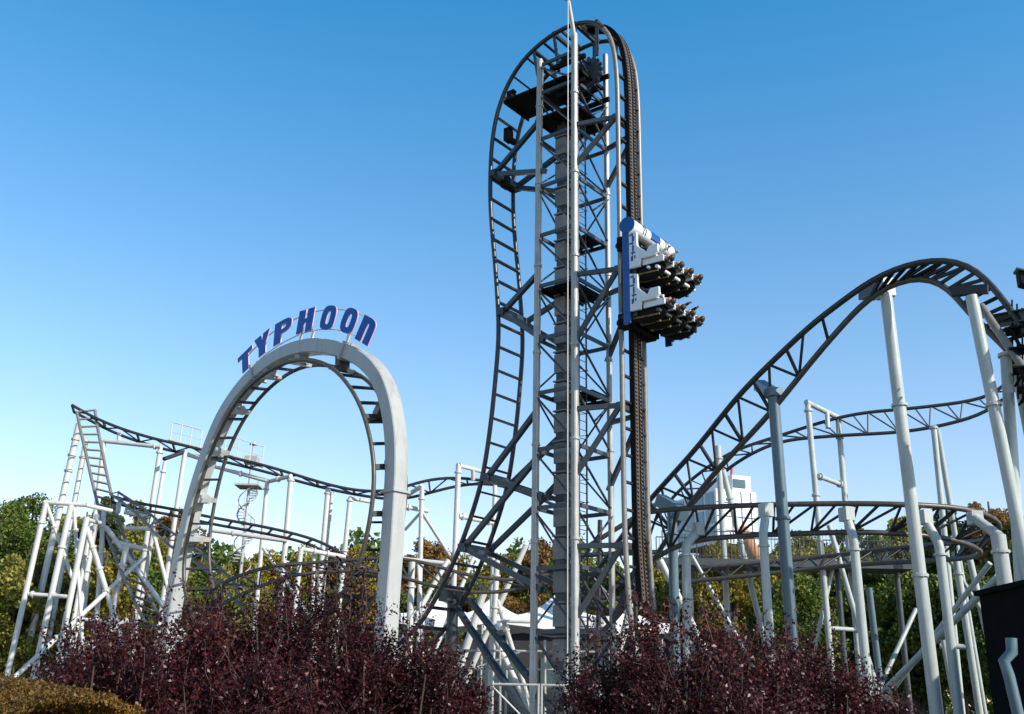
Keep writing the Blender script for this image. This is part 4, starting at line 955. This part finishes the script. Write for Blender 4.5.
# ================================================================== TREES
LM = {
 'green': leafmat('green leaves', [(.025, .055, .010), (.065, .115, .018), (.13, .18, .028), (.24, .25, .04)], .55, .3),
 'olive': leafmat('olive leaves', [(.07, .09, .014), (.17, .18, .026), (.28, .26, .045), (.40, .34, .08)], .55, .3),
 'yellow': leafmat('yellow leaves', [(.07, .09, .012), (.18, .16, .02), (.32, .26, .03), (.42, .33, .05)], .55, .3),
 'rust': leafmat('rust leaves', [(.06, .05, .015), (.16, .09, .025), (.28, .14, .04), (.32, .22, .06)], .55, .3),
}
def crown(cx, cy, ztop, rx, zbot, n, leaf, seed, narrow=False):
    r = np.random.default_rng(seed); K = 84
    C = r.normal(size=(K, 3)); C /= np.linalg.norm(C, axis=1)[:, None]; C *= (r.uniform(.35, 1, K)**.5)[:, None]
    hz = (ztop-zbot)/2; C = C*np.array([rx*.86, rx*.8, hz*.86]); 
    rad = r.uniform(.15, .32, K)*rx*(.8 if narrow else 1)
    idx = r.integers(0, K, n); d = r.normal(size=(n, 3)); d /= np.linalg.norm(d, axis=1)[:, None]
    X = C[idx]+d*(rad[idx]*r.uniform(.55, 1.12, n))[:, None]*np.array([1, 1, .8])
    taper = 1-.22*np.clip(X[:, 2]/hz, 0, 1)
    X[:, 0] *= taper; X[:, 1] *= taper
    X[:, 2] = np.minimum(X[:, 2], hz*1.02)
    X += np.array([cx, cy, (ztop+zbot)/2]); 
    return X, r.uniform(.6, 1.3, n)*leaf, C+np.array([cx, cy, (ztop+zbot)/2])
TREECAT = {}
def tree(px, py, Y, rpx, kind, label, n=5200, zb=1.2, leaf=.30, seed=0):
    c = P(px, py, Y); rx = rpx*1.6*Y*1.03/FPX; cx, cy, zt = c.x, c.y, c.z
    T = thing('tree', label, 'tree', (cx, cy, 0), 'trees behind the ride')
    X, S_, C = crown(cx, cy, zt, rx, zb, n, leaf, seed)
    cr = leaves('crown', X, S_, LM[kind], T, .7, .3)
    mb = MB(); r = random.Random(seed)
    mb.tube([V(cx, cy, 0), V(cx+r.uniform(-.3, .3), cy, zt*.45), V(cx+r.uniform(-.4, .4), cy, zt*.9)], [.28, .2, .05], 8)
    for k in range(10):
        q = C[r.randrange(len(C))]; z0 = zt*r.uniform(.15, .6); mb.tube([V(cx, cy, z0), V((cx+q[0])/2, (cy+q[1])/2, (z0+q[2])/2-.2), V(*q)], [.1, .06, .02], 5)
    mb.build('trunk', M_BARK, T)
TL_ = [
 (8,500,56,34,'green','dark green bushy tree at the left edge'),
 (42,492,60,36,'green','dark green tree with a domed top behind the outermost leaning pole'),
 (20,560,50,36,'olive','olive tree with drooping twigs low at the left edge'),
 (62,540,52,30,'olive','olive yellow tree behind the second and third leaning poles'),
 (86,500,64,28,'olive','pale olive tree top behind the banded white pole'),
 (112,487,62,18,'green','small dark round tree top right of the steep ladder'),
 (104,545,52,26,'yellow','yellow green tree behind the steep ladder track'),
 (142,496,66,26,'olive','sparse olive tree top between ladder and arch'),
 (140,560,54,28,'green','dark green tree low behind the ladder foot'),
 (178,500,68,26,'rust','brownish tree behind the left leg of the arch'),
 (195,565,60,26,'green','green tree low behind the left leg of the arch'),
 (236,556,72,26,'olive','pale olive tree at the foot of the spiral mast'),
 (268,548,74,24,'yellow','straw coloured tree right of the spiral mast'),
 (300,546,76,24,'olive','olive tree seen in the middle of the arch opening'),
 (332,552,72,24,'rust','rust brown tree seen inside the right part of the arch'),
 (364,544,74,26,'yellow','yellowish tree directly behind the right leg of the arch'),
 (400,540,78,24,'rust','orange brown tree just right of the arch'),
 (430,536,76,26,'rust','orange tree behind the white braced frame'),
 (464,552,78,24,'olive','olive tree behind the tall white portal frame'),
 (500,546,80,26,'yellow','yellow tree crossed by the foot of the drop'),
 (538,542,78,26,'rust','brown tree just behind the left tower legs'),
 (575,560,80,26,'olive','olive tree behind the lattice tower'),
 (612,556,78,26,'green','green tree behind the right tower legs'),
 (650,560,76,24,'olive','olive tree behind the chain lift'),
 (695,548,72,26,'yellow','bright yellow tree left of the white building'),
 (728,536,58,26,'yellow','bright yellow tree beneath the footbridge'),
 (762,556,60,24,'yellow','golden tree between bent post and blue grey post'),
 (800,530,64,28,'olive','olive tree just right of the blue grey post'),
 (838,528,66,30,'green','dark tree behind the bent middle post'),
 (830,590,54,28,'green','low dark green tree under the footbridge end'),
 (876,545,60,28,'green','green tree with reddish tips left of the tallest post'),
 (905,520,64,28,'olive','olive tree behind the tallest post'),
 (940,515,60,26,'green','dark green tree behind the pair of slim posts'),
 (985,497,58,30,'rust','tall brown tinged tree near the right edge'),
 (1015,520,56,26,'green','dark green tree at the right edge'),
 (960,575,50,30,'green','low dark tree beneath the right end of the wide turn'),
 (790,585,52,30,'green','low dark tree behind the foot of the blue grey post'),
 (905,585,52,30,'green','low dark tree behind the foot of the tallest post'),
 (1000,590,48,28,'green','low dark tree behind the black shed'),
 (420,585,58,28,'green','low green tree behind the thick post beside the arch'),
 (250,590,60,30,'olive','low olive tree under the spiral mast'),
 (320,590,60,30,'green','low green tree behind the tallest dark red shrub'),
 (160,535,58,24,'olive','olive tree between the two white portal frames at left'),
 (600,600,62,30,'green','low green tree behind the lattice tower foot'),
]
for i, (px, py, Y, r_, kd, lb) in enumerate(TL_): tree(px, py-(10 if px < 780 else 20), Y, r_, kd, lb, seed=100+i, leaf=.185 if Y < 62 else .22, n=24000)
# far wood closing the gaps
N_ = 110000; r = np.random.default_rng(5); X = np.stack([r.uniform(-75, 75, N_), r.uniform(92, 104, N_), np.zeros(N_)], 1)
hh = 14.0+1.3*np.sin(X[:, 0]*.35)+.8*np.sin(X[:, 0]*.93+1)+.5*np.sin(X[:, 0]*2.1); X[:, 2] = hh*r.uniform(0, 1, N_)**.7
wood = leaves('far_wood', X, r.uniform(.4, .8, N_), LM['green'], None, .75, .3); tag(wood, 'dark far wood closing the view behind all the trees', 'wood', kind='stuff')

# ================================================================== FOREGROUND SHRUBS
PLUM = leafmat('plum leaves', [(.010, .003, .004), (.030, .006, .008), (.060, .011, .014), (.13, .034, .026)], .40, .15, .3, 2.6)
HEDGE = leafmat('hedge leaves', [(.03, .032, .008), (.09, .06, .012), (.17, .09, .018), (.24, .12, .025)], .5, .25, .4, 2.0)
def shrub(px, py, Y, rad, label, seed, ntw=640, lpt=80):
    c = P(px, py, Y); top = c.z; r = np.random.default_rng(seed); rr = random.Random(seed)
    T = thing('plum_shrub', label, 'shrub', (c.x, c.y, 0), 'dark red shrubs in the foreground')
    base = V(c.x, c.y, 0); hz = top*.62; cz = top*.40
    tips = []; starts = []; mbt = MB(); mbb = MB(); allc = []; alls = []
    nodes = []; CL = [(r.uniform(0, 2*math.pi), math.acos(r.uniform(-.35, 1)), r.uniform(.35, 1.0)**.45) for _ in range(38)]
    for k in range(22):
        a = 2*math.pi*k/22+rr.uniform(-.2, .2); q = rr.uniform(.25, .75); e = V(c.x+math.cos(a)*rad*q, c.y+math.sin(a)*rad*q, top*rr.uniform(.55, .85))
        mdl = base.lerp(e, .5)+V(math.cos(a), math.sin(a), 0)*.12+V(0, 0, rr.uniform(-.1, .1)); s0 = base+V(math.cos(a)*.1, math.sin(a)*.1, 0)
        mbb.tube([s0, mdl, e], [.028, .018, .007], 6); nodes += [mdl, e, mdl.lerp(e, .5)]
    for k in range(ntw):
        a, ph, f = CL[k % len(CL)]; a += r.normal()*.20; ph = abs(ph+r.normal()*.17); f = min(1.02, f+r.normal()*.07)
        pt = V(c.x+math.cos(a)*math.sin(ph)*rad*f, c.y+math.sin(a)*math.sin(ph)*rad*f, cz+math.cos(ph)*hz*f*r.uniform(.82, 1.0))
        if pt.z < .15: continue
        dr = (V(math.cos(a)*math.sin(ph)*.8, math.sin(a)*math.sin(ph)*.8, .45+r.uniform(-.35, .6))+V(r.normal()*.3, r.normal()*.3, 0)).normalized()
        L_ = r.uniform(.3, .62); 
        st = pt-dr*L_*.75; en = pt+dr*L_*.25; bend = V(r.normal()*.05, r.normal()*.05, 0); mid = st.lerp(en, .5)+bend
        mbt.tube([st, mid, en], [.004, .0028, .0012], 3, cap=False)
        n = int(lpt*L_/.45); t = r.uniform(0, 1, n)
        A = np.array(st)[None]*(1-t)[:, None]**2+2*np.array(mid)[None]*((1-t)*t)[:, None]+np.array(en)[None]*(t**2)[:, None]
        allc.append(A+r.normal(size=(n, 3))*.034); alls.append(r.uniform(.018, .042, n))
    for k in range(11):
        a = r.uniform(0, 2*math.pi); q = rad*r.uniform(.1, .7); st = V(c.x+math.cos(a)*q, c.y+math.sin(a)*q, top*(.93-.25*(q/rad)**2)-.15)
        en = st+V(r.normal()*.10, r.normal()*.08, r.uniform(.35, .62)); mid = st.lerp(en, .5)+V(r.normal()*.03, 0, 0); mbt.tube([st, mid, en], [.006, .004, .0015], 3, cap=False)
        n = 34; t = r.uniform(0, 1, n); A = np.array(st)[None]*(1-t)[:, None]**2+2*np.array(mid)[None]*((1-t)*t)[:, None]+np.array(en)[None]*(t**2)[:, None]
        allc.append(A+r.normal(size=(n, 3))*.026); alls.append(r.uniform(.024, .05, n))
    mbb.build('branches', M_TWIG, T); mbt.build('twigs', M_TWIG, T)
    leaves('foliage', np.concatenate(allc), np.concatenate(alls), PLUM, T, .55, .5, fold=.18)
SH = [(105,625,8.2,.95,'dark red shrub beside the hedge at lower left'), (185,596,9.0,1.0,'dark red shrub under the left leg of the arch'), (262,585,9.6,.95,'dark red shrub left of the tallest sprig'),
      (322,565,9.2,.85,'tallest dark red shrub, in the middle of the arch'), (392,612,9.0,.8,'dark red shrub hiding the right leg of the arch'), (440,655,9.6,.55,'low dark red shrub left of the mesh fence'), (250,664,7.8,.9,'lowest nearest dark red shrub at the bottom left of centre'),
      (612,640,9.4,.6,'dark red shrub just right of the mesh fence'), (672,598,9.2,.8,'tallest dark red shrub right of the tower, under the chain lift'), (742,628,8.8,.8,'dark red shrub in front of the footbridge'), (812,640,9.4,.8,'dark red shrub in front of the blue grey post'), (872,690,9.2,.5,'small dark red shrub in front of the raking braces'), (700,672,8.0,.9,'low nearest dark red shrub right of the tower')]
for i, s in enumerate(SH): shrub(*s, seed=300+i)
# hedge bottom left
hg = thing('hedge', 'clipped olive brown hedge in the bottom left corner', 'hedge', (-4.2, 6.6, 0))
a = P(-60, 676, 7.4); b = P(78, 703, 6.5); a2 = V(a.x, a.y, a.z); dd = (V(b.x, b.y, 0)-V(a.x, a.y, 0)); L_ = dd.length; dn = dd.normalized(); nn = V(-dn.y, dn.x, 0)
N_ = 170000; r = np.random.default_rng(9); t = r.uniform(0, 1, N_); wv = r.uniform(-.45, .45, N_); zt_ = a.z+(b.z-a.z)*t+.03*np.sin(t*40)-.18*np.abs(wv/.45)**4
zz_ = zt_*np.where(r.uniform(0, 1, N_) < .45, 1, r.uniform(0, 1, N_)); edge = zz_ < zt_*.98; wv = np.where(edge, np.sign(wv)*(.45+r.normal(size=N_)*.02), wv)
X = np.array([a.x, a.y, 0])[None]+np.array(dd)[None]*t[:, None]+np.array(nn)[None]*wv[:, None]; X[:, 2] = zz_+r.normal(size=N_)*.018
leaves('foliage', X, r.uniform(.014, .028, N_), HEDGE, hg, .6, .4)
mb = MB(); A0 = V(a.x, a.y, 0); B0 = A0+dd
for k in range(12):
    p = A0.lerp(B0, (k+.5)/12); mb.tube([p, p+V(.05, .02, .9), p+V(.12, -.1, 1.35)], [.03, .02, .008], 5); mb.tube([p+V(0, 0, .4), p+nn*.25+ZZ*1.2], [.015, .006], 5); mb.tube([p+V(0, 0, .3), p-nn*.25+ZZ*1.25], [.015, .006], 5)
mb.build('stems', M_TWIG, hg)
